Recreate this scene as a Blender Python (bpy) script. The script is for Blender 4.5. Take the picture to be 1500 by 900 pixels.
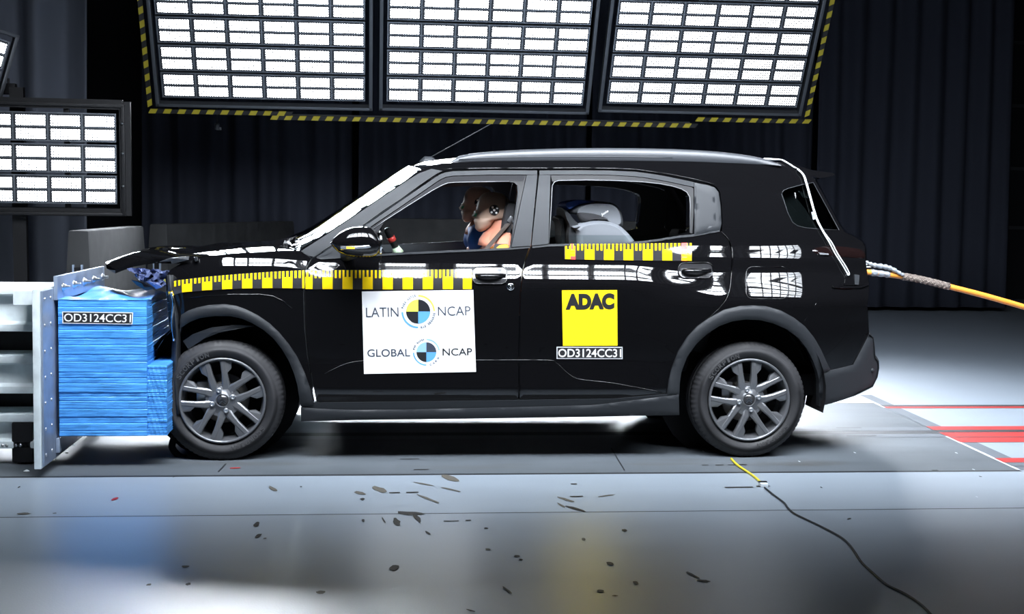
import bpy, bmesh, math, random
import numpy as np
from mathutils import Vector, Matrix, Euler, geometry
for _o in list(bpy.data.objects):
    bpy.data.objects.remove(_o)
SC = bpy.context.scene
COL = SC.collection
rnd = random.Random(7)

# ------------------------------------------------------------------ camera
FPX, H_CAM, D_CAM = 2000.0, 1.28, 6.87          # focal length in px, height, distance to car side plane (Y=0)
YAW = math.atan(200/2000); PITCH = math.atan(143/2000); ROLL = 0.013
f0 = Vector((math.sin(YAW)*math.cos(PITCH), math.cos(YAW)*math.cos(PITCH), -math.sin(PITCH)))
r0 = Vector((math.cos(YAW), -math.sin(YAW), 0))
u0 = r0.cross(f0)
CR = r0*math.cos(ROLL) + u0*math.sin(ROLL)
CU = u0*math.cos(ROLL) - r0*math.sin(ROLL)
CF = f0
CC = Vector((0, -D_CAM, H_CAM))
cam = bpy.data.cameras.new('camera'); camo = bpy.data.objects.new('camera', cam); COL.objects.link(camo)
cam.sensor_width = 36; cam.lens = 36*FPX/1500; cam.clip_end = 100
M4 = Matrix((CR, CU, -CF)).transposed().to_4x4(); M4.translation = CC
camo.matrix_world = M4
SC.camera = camo

# ------------------------------------------------------------------ world, exposure, lamp strengths
w = bpy.data.worlds.new('world'); SC.world = w; w.use_nodes = True
w.node_tree.nodes['Background'].inputs[0].default_value = (0.5, 0.6, 0.8, 1)
w.node_tree.nodes['Background'].inputs[1].default_value = 0.02
SC.view_settings.view_transform = 'Standard'
try: SC.view_settings.look = 'None'
except Exception: pass
SC.view_settings.gamma = 1; SC.view_settings.use_curve_mapping = False
SC.view_settings.exposure = 0.0
LED_FAR, LED_NEAR, LED_SIDE = 225.0, 128.0, 40.0
SC.cycles.max_bounces = 8; SC.cycles.transparent_max_bounces = 12
SC.cycles.sample_clamp_indirect = 6

# ------------------------------------------------------------------ measuring helpers (photograph pixel -> point on a known plane)
def ray(u, v):
    return CF*FPX + CR*(u-750) - CU*(v-450)
def P(u, v, Y=0.0):
    d = ray(u, v); t = (Y-CC.y)/d.y
    return CC + d*t
def G(u, v, z=0.0):
    d = ray(u, v); t = (z-CC.z)/d.z
    return CC + d*t
def PX(p):
    q = Vector(p)-CC; z = q.dot(CF)
    return (750+FPX*q.dot(CR)/z, 450-FPX*q.dot(CU)/z)
def smooth(a, b, x):
    t = np.clip((np.asarray(x, float)-a)/(b-a), 0, 1); return t*t*(3-2*t)

# depth of the car's near side surface as a function of (X, Z)
_zs = np.linspace(0, 1.9, 951)
def _tab(keys, s=5):
    y = np.interp(_zs, [k[0] for k in keys], [k[1] for k in keys])
    k = np.exp(-0.5*(np.arange(-20, 21)/s)**2); k /= k.sum()
    yp = np.concatenate([np.full(20, y[0]), y, y[-1]+(y[-1]-y[-2])*np.arange(1, 21)])
    return np.convolve(yp, k, 'valid')
T_DOOR = _tab([(0, .05), (.22, .05), (.30, .03), (.36, .012), (.43, .022), (.50, .028), (.70, .014), (.84, .003), (.885, 0), (.905, .002), (.93, .012),
               (.97, .032), (1.0, .048), (1.02, .055), (1.06, .060), (1.09, .067), (1.2, .098), (1.4, .156), (1.63, .208), (1.9, .6)])
T_REAR = _tab([(0, .05), (.30, .03), (.45, .02), (.70, .008), (.80, 0), (.83, .004), (.87, .021), (.91, .042), (.95, .065), (.97, .075), (.985, .079), (1.035, .085), (1.05, .091),
               (1.10, .117), (1.115, .122), (1.2, .142), (1.4, .196), (1.63, .246), (1.9, .6)])
T_FRONT = _tab([(0, .05), (.22, .05), (.30, .03), (.36, .012), (.43, .022), (.50, .028), (.70, .014), (.84, .003), (.885, 0), (.905, .002), (.95, .015), (.985, .026), (1.0, .034),
                (1.02, .045), (1.035, .049), (1.09, .067), (1.2, .098), (1.4, .158), (1.63, .227), (1.9, .6)])
HALF = 0.88                                        # centre plane of the car
def F(X, Z):
    X = np.asarray(X, float); Z = np.asarray(Z, float)
    a = np.interp(Z, _zs, T_DOOR); b = np.interp(Z, _zs, T_REAR)
    m = smooth(1.25, 1.75, X)
    c = np.interp(Z, _zs, T_FRONT); k = 1-smooth(-.55, -.20, X)
    y = (a*(1-k)+c*k)*(1-m) + b*m
    y = y + .16*np.clip((-.62-X)/.65, 0, 2)**2                    # nose tapers in
    y = y + (.19)*np.clip((X-1.95)/.65, 0, 2)**2   # tail tapers in
    # wheel-house haunches stand a little proud
    y = y - .012*np.exp(-((X+.77)/.42)**2 - ((Z-.6)/.22)**2) - .016*np.exp(-((X-1.93)/.42)**2 - ((Z-.62)/.22)**2)
    return y
def Fn(X, Z):
    e = .004
    fx = (F(X+e, Z)-F(X-e, Z))/(2*e); fz = (F(X, Z+e)-F(X, Z-e))/(2*e)
    n = np.stack([fx, -np.ones_like(fx), fz], -1)
    return n/np.linalg.norm(n, axis=-1, keepdims=True)
def S(u, v, off=0.0):
    Y = 0.0
    for _ in range(8):
        p = P(u, v, Y); Y = 0.5*Y + 0.5*(float(F(p.x, p.z))-off) if _ < 2 else float(F(p.x, p.z))-off
    return P(u, v, Y)
def XZ(pts):
    out = []
    for (u, v) in pts:
        p = S(u, v); out.append((p.x, p.z))
    return out

# ------------------------------------------------------------------ materials
def mat(name, color, rough=.5, metal=0.0, spec=.5, coat=0.0, emis=None, es=0.0, noise=None, bump=None, trans=0.0):
    m = bpy.data.materials.new(name); m.use_nodes = True
    nt = m.node_tree; b = nt.nodes['Principled BSDF']
    b.inputs['Base Color'].default_value = (*color, 1)
    b.inputs['Roughness'].default_value = rough; b.inputs['Metallic'].default_value = metal
    b.inputs['Specular IOR Level'].default_value = spec; b.inputs['Coat Weight'].default_value = coat
    b.inputs['Coat Roughness'].default_value = .02
    b.inputs['Transmission Weight'].default_value = trans
    if emis: b.inputs['Emission Color'].default_value = (*emis, 1); b.inputs['Emission Strength'].default_value = es
    tc = nt.nodes.new('ShaderNodeTexCoord')
    if noise:                                          # (scale, amount, (stretch)) : small variation of colour and roughness
        sc, am = noise[0], noise[1]; st = noise[2] if len(noise) > 2 else (1, 1, 1)
        mp = nt.nodes.new('ShaderNodeMapping'); mp.inputs['Scale'].default_value = st
        nz = nt.nodes.new('ShaderNodeTexNoise'); nz.inputs['Scale'].default_value = sc; nz.inputs['Detail'].default_value = 6
        nt.links.new(tc.outputs['Object'], mp.inputs[0]); nt.links.new(mp.outputs[0], nz.inputs[0])
        rp = nt.nodes.new('ShaderNodeMapRange'); rp.inputs['From Min'].default_value = .3; rp.inputs['From Max'].default_value = .7
        rp.inputs['To Min'].default_value = 1-am; rp.inputs['To Max'].default_value = 1+am
        nt.links.new(nz.outputs[0], rp.inputs[0])
        mx = nt.nodes.new('ShaderNodeVectorMath'); mx.operation = 'SCALE'; mx.inputs[0].default_value = color
        nt.links.new(rp.outputs[0], mx.inputs['Scale']); nt.links.new(mx.outputs[0], b.inputs['Base Color'])
        r2 = nt.nodes.new('ShaderNodeMath'); r2.operation = 'MULTIPLY'; r2.inputs[1].default_value = rough
        nt.links.new(rp.outputs[0], r2.inputs[0]); nt.links.new(r2.outputs[0], b.inputs['Roughness'])
    if bump:                                           # (scale, strength, (stretch))
        st = bump[2] if len(bump) > 2 else (1, 1, 1)
        mp = nt.nodes.new('ShaderNodeMapping'); mp.inputs['Scale'].default_value = st
        nz = nt.nodes.new('ShaderNodeTexNoise'); nz.inputs['Scale'].default_value = bump[0]; nz.inputs['Detail'].default_value = 3
        nt.links.new(tc.outputs['Object'], mp.inputs[0]); nt.links.new(mp.outputs[0], nz.inputs[0])
        bp = nt.nodes.new('ShaderNodeBump'); bp.inputs['Strength'].default_value = bump[1]; bp.inputs['Distance'].default_value = .01
        nt.links.new(nz.outputs[0], bp.inputs['Height']); nt.links.new(bp.outputs[0], b.inputs['Normal'])
    return m
def glass(name, tint, ior=1.5):
    m = bpy.data.materials.new(name); m.use_nodes = True; nt = m.node_tree; nt.nodes.clear()
    o = nt.nodes.new('ShaderNodeOutputMaterial'); mx = nt.nodes.new('ShaderNodeMixShader'); fr = nt.nodes.new('ShaderNodeFresnel')
    fr.inputs['IOR'].default_value = ior
    t = nt.nodes.new('ShaderNodeBsdfTransparent'); t.inputs[0].default_value = (*tint, 1)
    g = nt.nodes.new('ShaderNodeBsdfGlossy'); g.inputs['Roughness'].default_value = .01
    nt.links.new(fr.outputs[0], mx.inputs[0]); nt.links.new(t.outputs[0], mx.inputs[1]); nt.links.new(g.outputs[0], mx.inputs[2])
    nt.links.new(mx.outputs[0], o.inputs[0]); return m
def led_mat(name, strength, beam):
    m = bpy.data.materials.new(name); m.use_nodes = True; nt = m.node_tree; nt.nodes.clear()
    o = nt.nodes.new('ShaderNodeOutputMaterial'); e = nt.nodes.new('ShaderNodeEmission')
    uv = nt.nodes.new('ShaderNodeUVMap'); mp = nt.nodes.new('ShaderNodeMapping'); mp.inputs['Scale'].default_value = (12, 4, 1)
    fr = nt.nodes.new('ShaderNodeVectorMath'); fr.operation = 'FRACTION'
    sb = nt.nodes.new('ShaderNodeVectorMath'); sb.operation = 'SUBTRACT'; sb.inputs[1].default_value = (.5, .5, 0)
    ln = nt.nodes.new('ShaderNodeVectorMath'); ln.operation = 'LENGTH'
    mr = nt.nodes.new('ShaderNodeMapRange'); mr.inputs['From Min'].default_value = .20; mr.inputs['From Max'].default_value = .46
    mr.inputs['To Min'].default_value = 2.0; mr.inputs['To Max'].default_value = .003
    mu = nt.nodes.new('ShaderNodeMath'); mu.operation = 'MULTIPLY'; mu.inputs[1].default_value = strength
    ge = nt.nodes.new('ShaderNodeNewGeometry'); dt = nt.nodes.new('ShaderNodeVectorMath'); dt.operation = 'DOT_PRODUCT'   # collimating lenses: each LED throws a beam
    pw = nt.nodes.new('ShaderNodeMath'); pw.operation = 'POWER'; pw.inputs[1].default_value = beam; pw.use_clamp = True
    m2 = nt.nodes.new('ShaderNodeMath'); m2.operation = 'MULTIPLY'
    nt.links.new(ge.outputs['Incoming'], dt.inputs[0]); nt.links.new(ge.outputs['Normal'], dt.inputs[1]); nt.links.new(dt.outputs['Value'], pw.inputs[0])
    nt.links.new(uv.outputs[0], mp.inputs[0]); nt.links.new(mp.outputs[0], fr.inputs[0]); nt.links.new(fr.outputs[0], sb.inputs[0])
    nt.links.new(sb.outputs[0], ln.inputs[0]); nt.links.new(ln.outputs['Value'], mr.inputs[0]); nt.links.new(mr.outputs[0], mu.inputs[0])
    e.inputs[0].default_value = (.86, .92, 1, 1); nt.links.new(mu.outputs[0], m2.inputs[0]); nt.links.new(pw.outputs[0], m2.inputs[1]); nt.links.new(m2.outputs[0], e.inputs[1]); nt.links.new(e.outputs[0], o.inputs[0])
    return m
MT = dict(
    paint=mat('black_paint', (.003, .003, .0035), .03, 0, .5, 0),
    plastic=mat('satin_black_plastic', (.018, .020, .023), .48, 0, .28, bump=(900, .15)),
    pillar=mat('satin_grey_film', (.017, .019, .022), .5, 0, .28),
    trimline=mat('window_trim_line', (.16, .165, .17), .4, .3),
    rail=mat('grey_rail', (.030, .033, .038), .42, 0),
    rubber=mat('tyre_rubber', (.022, .022, .024), .62, 0, .35, noise=(7, .25)),
    letter=mat('tyre_lettering', (.045, .045, .047), .55),
    rim=mat('rim_silver', (.15, .155, .165), .30, .55),
    rimdark=mat('rim_pocket', (.10, .105, .115), .4, .6),
    steel=mat('bare_steel', (.45, .46, .48), .3, .9),
    disc=mat('brake_disc', (.20, .19, .18), .4, .85),
    chrome=mat('chrome', (.75, .77, .8), .12, 1),
    dark=mat('dark_void', (.006, .006, .007), .8, 0, .2),
    trim=mat('interior_trim', (.035, .037, .042), .6),
    headliner=mat('headliner_cloth', (.10, .10, .105), .9),
    seat=mat('seat_cloth', (.02, .02, .023), .85, bump=(300, .3)),
    glass=glass('tinted_glass', (.72, .78, .78)),
    darkglass=glass('privacy_glass', (.16, .19, .19), 1.45),
    yellow=mat('tape_yellow', (.82, .56, .008), .07, 0, .5),
    tapegrey=mat('tape_black', (.028, .028, .03), .07, 0, .5),
    tapered=mat('tape_red', (.70, .06, .05), .3),
    white=mat('sticker_white', (.86, .86, .86), .28, 0, .5),
    ink=mat('ink_dark', (.018, .019, .022), .3),
    inkgrey=mat('ink_slate', (.045, .055, .08), .3),
    inkpale=mat('ink_pale', (.10, .13, .18), .3),
    inkblue=mat('ink_blue', (.11, .34, .68), .3),
    inkpaleblue=mat('ink_pale_blue', (.27, .47, .70), .3),
    inkyellow=mat('ink_yellow', (.90, .84, .10), .3),
    signyellow=mat('sign_yellow', (.92, .66, .012), .3),
    plate=mat('painted_steel_plate', (.78, .86, .88), .42, 0, .5, noise=(14, .12)),
    galv=mat('galvanised_plate', (.28, .34, .44), .38, .35, noise=(9, .2)),
    bolt=mat('bolt_steel', (.55, .57, .6), .3, .9),
    blue=mat('blue_foil', (.075, .33, .80), .33, .1, .5, noise=(5, .15, (1, 1, 9)), bump=(5, .5, (1, 1, 24))),
    blue2=mat('blue_foil_smooth', (.05, .27, .72), .42, 0, .3),
    concrete=mat('grey_concrete', (.018, .019, .020), .85, noise=(6, .15)),
    curtain=mat('black_curtain', (.030, .034, .048), .9, 0, .1),
    palecurtain=mat('grey_curtain', (.20, .22, .27), .9, 0, .1),
    wall=mat('dark_wall', (.010, .011, .014), .8, 0, .2),
    alu=mat('lamp_housing', (.06, .065, .075), .45, .5),
    alulight=mat('lamp_edge', (.22, .24, .27), .4, .7),
    blackmetal=mat('black_metal', (.012, .012, .014), .5, .3),
    hazyellow=mat('hazard_yellow', (.40, .33, .02), .5),
    hazblack=mat('hazard_black', (.01, .01, .01), .5),
    orange=mat('orange_jacket', (.66, .25, .03), .4),
    mesh=mat('wire_grip', (.24, .20, .175), .35, .6, bump=(160, 1)),
    tapeclear=mat('duct_tape', (.28, .31, .34), .25, .3, bump=(60, .8)),
    cordwhite=mat('white_cord', (.75, .80, .82), .45),
    cordblack=mat('black_cord', (.02, .022, .024), .5),
    cordyellow=mat('yellow_cord', (.75, .62, .03), .4),
    seal=mat('window_rubber', (.010, .010, .011), .5, 0, .3),
    headskin=mat('dummy_head_skin', (.44, .31, .24), .38, 0, .4),
    neckskin=mat('dummy_neck_skin', (.50, .20, .13), .5, 0, .4),
    shirt_y=mat('yellow_shirt', (.80, .42, .03), .7),
    shirt_b=mat('blue_shirt', (.02, .11, .42), .7),
    green=mat('green_chalk', (.10, .45, .25), .5),
    childgrey=mat('child_seat_grey', (.135, .145, .16), .55),
    childblue=mat('child_seat_blue', (.04, .10, .38), .5),
    silver=mat('lamp_lens', (.6, .62, .66), .1, .8),
    amber=mat('amber_lens', (.8, .5, .05), .2),
    plasticblue=mat('broken_lamp_plastic', (.13, .16, .30), .10, .4, .6),
    red=mat('floor_red', (.36, .022, .02), .5, 0, .3),
    tailred=mat('tail_lens', (.006, .003, .003), .05),
)
MT['led_far'] = led_mat('led_far', LED_FAR, 20); MT['led_near'] = led_mat('led_near', LED_NEAR, 5); MT['led_side'] = led_mat('led_side', LED_SIDE, 5)

# ------------------------------------------------------------------ object helpers
def thing(name, label, cat, loc=(0, 0, 0), group=None, rot=(0, 0, 0)):
    o = bpy.data.objects.new(name, None); COL.objects.link(o); o.location = loc; o.rotation_euler = rot
    o.empty_display_size = .05
    o['label'] = label; o['category'] = cat
    if group: o['group'] = group
    return o
def tag(o, label, cat, group=None):
    o['label'] = label; o['category'] = cat
    if group: o['group'] = group
    return o
def struct(o):
    o['kind'] = 'structure'; return o
def link(name, me, parent=None):
    o = bpy.data.objects.new(name, me); COL.objects.link(o)
    if parent is not None:
        o.parent = parent
        o.matrix_parent_inverse = (WM(parent)).inverted()
    return o
def WM(o):
    m = Matrix.LocRotScale(o.location, o.rotation_euler, o.scale)
    if o.parent: m = WM(o.parent) @ o.matrix_parent_inverse @ m
    return m
class MB:
    """collects faces; build() links them as one mesh object (world coordinates)"""
    def __init__(s): s.v = []; s.f = []; s.m = []; s.sm = []; s.n = {}
    def add(s, vs, fs, m=0, smooth=True, normals=None):
        b = len(s.v); s.v += [tuple(p) for p in vs]
        for f in fs: s.f.append(tuple(i+b for i in f)); s.m.append(m); s.sm.append(smooth)
        if normals is not None:
            for i, n in enumerate(normals): s.n[b+i] = tuple(n)
        return s
    def build(s, name, mats, parent=None, sharp=None, bevel=0, weld=False):
        me = bpy.data.meshes.new(name); me.from_pydata(s.v, [], s.f); 
        for m in (mats if isinstance(mats, (list, tuple)) else [mats]): me.materials.append(MT[m] if isinstance(m, str) else m)
        me.polygons.foreach_set('material_index', s.m); me.polygons.foreach_set('use_smooth', s.sm)
        if weld or bevel or sharp is not None:
            bm = bmesh.new(); bm.from_mesh(me)
            if weld or bevel: bmesh.ops.remove_doubles(bm, verts=bm.verts, dist=1e-5)
            if bevel:
                ed = [e for e in bm.edges if len(e.link_faces) == 2 and e.calc_face_angle(0) > .5]
                bmesh.ops.bevel(bm, geom=ed, offset=bevel, segments=2, affect='EDGES', profile=.6, clamp_overlap=True)
                for f in bm.faces: f.smooth = True
                sharp = .6 if sharp is None else sharp
            if sharp is not None:
                for e in bm.edges:
                    if len(e.link_faces) == 2 and e.calc_face_angle(0) > sharp: e.smooth = False
            bm.to_mesh(me); bm.free()
        me.update()
        if s.n and not (weld or bevel):
            ns = [s.n.get(i, (0, 0, 0)) for i in range(len(s.v))]
            me.normals_split_custom_set_from_vertices(ns)
        return link(name, me, parent)
    def box(s, c, size, rot=None, m=0, taper=(1, 1)):
        hx, hy, hz = (q/2 for q in size); tx, ty = taper
        vs = [Vector((x*hx*(tx if z > 0 else 1), y*hy*(ty if z > 0 else 1), z*hz)) for z in (-1, 1) for y in (-1, 1) for x in (-1, 1)]
        if rot is not None: R = rot if isinstance(rot, Matrix) else Euler(rot).to_matrix(); vs = [R @ v for v in vs]
        vs = [v+Vector(c) for v in vs]
        return s.add(vs, [(0, 2, 3, 1), (4, 5, 7, 6), (0, 1, 5, 4), (2, 6, 7, 3), (0, 4, 6, 2), (1, 3, 7, 5)], m, False)
    def tube(s, pts, r, n=8, m=0, cap=True, flat=1.0):
        pts = [Vector(p) for p in pts]; k = len(pts); rs = r if isinstance(r, (list, tuple)) else [r]*k
        vs = []; up = Vector((0, 0, 1)); pn = None
        for i, p in enumerate(pts):
            t = (pts[min(i+1, k-1)]-pts[max(i-1, 0)]).normalized()
            if pn is None:
                a = up if abs(t.z) < .9 else Vector((0, 1, 0)); pn = (a-t*a.dot(t)).normalized()
            else: pn = (pn-t*pn.dot(t)).normalized()
            bn = t.cross(pn)
            for j in range(n):
                a = 2*math.pi*j/n; vs.append(p+pn*math.cos(a)*rs[i]+bn*math.sin(a)*rs[i]*flat)
        fs = [(i*n+j, i*n+(j+1) % n, (i+1)*n+(j+1) % n, (i+1)*n+j) for i in range(k-1) for j in range(n)]
        if cap: fs += [tuple(range(n-1, -1, -1)), tuple((k-1)*n+j for j in range(n))]
        return s.add(vs, fs, m)
    def loft(s, rings, closed=True, cap=True, m=0, smooth=True):
        n = len(rings[0]); vs = [p for r in rings for p in r]; k = len(rings); q = n if closed else n-1
        fs = [(i*n+j, i*n+(j+1) % n, (i+1)*n+(j+1) % n, (i+1)*n+j) for i in range(k-1) for j in range(q)]
        if cap and closed: fs += [tuple(range(n-1, -1, -1)), tuple((k-1)*n+j for j in range(n))]
        return s.add(vs, fs, m, smooth)
    def lathe(s, prof, o, ax=(0, 1, 0), n=48, m=0, closed=False):
        """prof: (radius, along) pairs; axis ax through o"""
        ax = Vector(ax).normalized(); a = Vector((0, 0, 1)) if abs(ax.z) < .9 else Vector((1, 0, 0)); b = ax.cross(a); o = Vector(o)
        rings = [[o+ax*h+(a*math.cos(2*math.pi*j/n)+b*math.sin(2*math.pi*j/n))*r for j in range(n)] for (r, h) in prof]
        if closed: rings.append(rings[0])
        return s.loft(rings, cap=False, m=m)
    def sphere(s, c, r, n=12, k=8, m=0):
        r = r if isinstance(r, (tuple, list)) else (r, r, r); c = Vector(c)
        rings = [[c+Vector((r[0]*math.sin(math.pi*i/k)*math.cos(2*math.pi*j/n), r[1]*math.sin(math.pi*i/k)*math.sin(2*math.pi*j/n), r[2]*math.cos(math.pi*i/k))) for j in range(n)] for i in range(k, -1, -1)]
        return s.loft(rings, cap=False, m=m)
def catmull(pts, n=6, closed=False):
    pts = [Vector(p) for p in pts]; k = len(pts); out = []
    for i in range(k if closed else k-1):
        if closed: a, b, c, d = pts[(i-1) % k], pts[i], pts[(i+1) % k], pts[(i+2) % k]
        else: a, b, c, d = pts[max(i-1, 0)], pts[i], pts[i+1], pts[min(i+2, k-1)]
        for j in range(n):
            t = j/n; out.append(.5*((2*b)+(c-a)*t+(2*a-5*b+4*c-d)*t*t+(3*b-a-3*c+d)*t**3))
    if not closed: out.append(pts[-1])
    return out
def sm2(pts, n=5, closed=False): return [(p.x, p.y) for p in catmull([(a, b, 0) for a, b in pts], n, closed)]
def resample(pts, n):
    pts = [Vector(p) for p in pts]; L = [0]
    for a, b in zip(pts, pts[1:]): L.append(L[-1]+(b-a).length)
    out = []
    for i in range(n):
        t = L[-1]*i/(n-1); k = 0
        while k < len(L)-2 and L[k+1] < t: k += 1
        out.append(pts[k].lerp(pts[k+1], (t-L[k])/max(L[k+1]-L[k], 1e-9)))
    return out
def densify(poly, d):
    out = []
    for i in range(len(poly)):
        a = np.array(poly[i]); b = np.array(poly[(i+1) % len(poly)]); k = max(1, int(np.linalg.norm(b-a)/d))
        out += [tuple(a+(b-a)*j/k) for j in range(k)]
    return out
def inside(pts, loops):
    pts = np.asarray(pts, float); r = np.zeros(len(pts), bool)
    for lp in loops:
        lp = np.asarray(lp); q = np.roll(lp, -1, 0)
        for (x1, y1), (x2, y2) in zip(lp, q):
            c = ((y1 > pts[:, 1]) != (y2 > pts[:, 1]))
            with np.errstate(divide='ignore', invalid='ignore'):
                xi = (x2-x1)*(pts[:, 1]-y1)/(y2-y1)+x1
            r ^= c & (pts[:, 0] < xi)
    return r
def edgedist(pts, loops):
    pts = np.asarray(pts, float); d = np.full(len(pts), 1e9)
    for lp in loops:
        lp = np.asarray(lp); q = np.roll(lp, -1, 0)
        for a, b in zip(lp, q):
            ab = b-a; t = np.clip(((pts-a) @ ab)/max(ab @ ab, 1e-12), 0, 1)
            d = np.minimum(d, np.linalg.norm(pts-(a+t[:, None]*ab), axis=1))
    return d
def triangulate(loops, gx, gz):
    """loops in 2-D (first outer, others holes) -> points, triangles"""
    lps = [densify(l, max(gx, gz)) for l in loops]
    pts = []; edges = []
    for l in lps:
        b = len(pts); pts += l; edges += [(b+i, b+(i+1) % len(l)) for i in range(len(l))]
    A = np.array(lps[0]); lo, hi = A.min(0), A.max(0)
    g = np.array([(x, z) for x in np.arange(lo[0]+gx/2, hi[0], gx) for z in np.arange(lo[1]+gz/2, hi[1], gz)])
    if len(g):
        g = g[inside(g, lps)]
        if len(g): g = g[edgedist(g, lps) > .35*min(gx, gz)]
        pts += [tuple(p) for p in g]
    r = geometry.delaunay_2d_cdt([Vector(p) for p in pts], edges, [], 0, 1e-6)
    V = np.array([(v.x, v.y) for v in r[0]]); T = np.array(r[2])
    c = V[T].mean(1); T = T[inside(c, lps)]
    return V, T
def panel(name, pxloops, m, parent, off=0.0, depth=.03, gx=.05, gz=.02, crown=None, mirror=False, inner=None, world=False):
    """raised panel following the car side; pxloops are outlines measured in the photograph"""
    loops = pxloops if world else [XZ(l) for l in pxloops]
    V, T = triangulate(loops, gx, gz)
    X, Z = V[:, 0], V[:, 1]
    o = np.full(len(V), off)
    if crown:                                           # (height, width): edge rounds over
        d = np.minimum(edgedist(V, loops)/crown[1], 1); o = off - crown[0] + crown[0]*np.sqrt(1-(1-d)**2)
    Y = F(X, Z)-o; N = Fn(X, Z)
    a = V[T]; cr = (a[:, 1, 0]-a[:, 0, 0])*(a[:, 2, 1]-a[:, 0, 1])-(a[:, 1, 1]-a[:, 0, 1])*(a[:, 2, 0]-a[:, 0, 0])
    T = np.where((cr < 0)[:, None], T[:, ::-1], T)      # counter-clockwise seen from -Y
    # boundary edges
    cnt = {}
    for t in T:
        for i in range(3): cnt[(t[i], t[(i+1) % 3])] = 1
    bd = [e for e in cnt if (e[1], e[0]) not in cnt]
    def side(sign):
        fy = (lambda y: y) if sign > 0 else (lambda y: 2*HALF-y)
        b = MB()
        fl = (lambda f: tuple(int(q) for q in f)) if sign > 0 else (lambda f: tuple(int(q) for q in f[::-1]))
        vs = [(x, fy(y), z) for x, y, z in zip(X, Y, Z)]
        nn = None if crown else [(n[0], n[1]*sign, n[2]) for n in N]
        b.add(vs, [fl(t) for t in T], 0, True, nn)
        if depth:
            used = sorted({i for e in bd for i in e}); ix = {q: k for k, q in enumerate(used)}
            v2 = [vs[q] for q in used]+[(X[q], fy(F(X[q], Z[q])-off+depth), Z[q]) for q in used]; k = len(used)
            b.add(v2, [fl((ix[a], ix[a]+k, ix[c]+k, ix[c])) for a, c in bd], 0, False)
            if inner is not None:
                b.add([(x, fy(float(F(x, z))-off+depth), z) for x, z in zip(X, Z)], [fl(t[::-1]) for t in T], 1, True)
        return b
    mats = [m]+([inner] if inner is not None else [])
    r = [side(1).build(name, mats, parent)]
    if mirror: r.append(side(-1).build(name, mats, parent))
    return r
def tube_px(pts, r, off=0.0, n=6, b=None, mirror=False):
    q = [S(u, v, off) for u, v in pts]
    class Both:
        def build(s, name, m, parent):
            o = MB().tube(q, r, n).build(name, m, parent)
            if mirror: MB().tube([(p.x, 2*HALF-p.y, p.z) for p in q], r, n).build(name, m, parent)
            return o
    return Both()
# ------------------------------------------------------------------ lettering
def glyphs(text, bold=0.0, spacing=1.0):
    cu = bpy.data.curves.new('lettering', 'FONT'); cu.body = text; cu.size = 1; cu.offset = bold; cu.space_character = spacing
    cu.resolution_u = 4; cu.fill_mode = 'FRONT'
    o = bpy.data.objects.new('lettering', cu); COL.objects.link(o)
    dg = bpy.context.evaluated_depsgraph_get(); dg.update()
    me = bpy.data.meshes.new_from_object(o.evaluated_get(dg))
    V = np.array([v.co[:2] for v in me.vertices]); Fc = [tuple(p.vertices) for p in me.polygons]
    bpy.data.objects.remove(o); bpy.data.curves.remove(cu); bpy.data.meshes.remove(me)
    lo, hi = V.min(0), V.max(0); V = (V-lo)/(hi-lo)
    return V, Fc
def quadmap(q):
    (a, b, c, d) = [np.array(p, float) for p in q]       # TL TR BR BL in px
    return lambda s, t: a*(1-s)*(1-t)+b*s*(1-t)+c*s*t+d*(1-s)*t
def put_text(b, text, q, surf, bold=0.0, spacing=1.0, m=0):
    V, Fc = glyphs(text, bold, spacing); mp = quadmap(q)
    vs = [surf(*mp(x, 1-y)) for x, y in V]
    n0 = (vs[1]-vs[0]); 
    b.add(vs, Fc, m, False)
def orient(o, d=(0, -1, 0)):
    """make faces look towards d"""
    bm = bmesh.new(); bm.from_mesh(o.data); d = Vector(d)
    fl = [f for f in bm.faces if f.normal.dot(d) < 0]
    bmesh.ops.reverse_faces(bm, faces=fl); bm.to_mesh(o.data); bm.free(); return o
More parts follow.
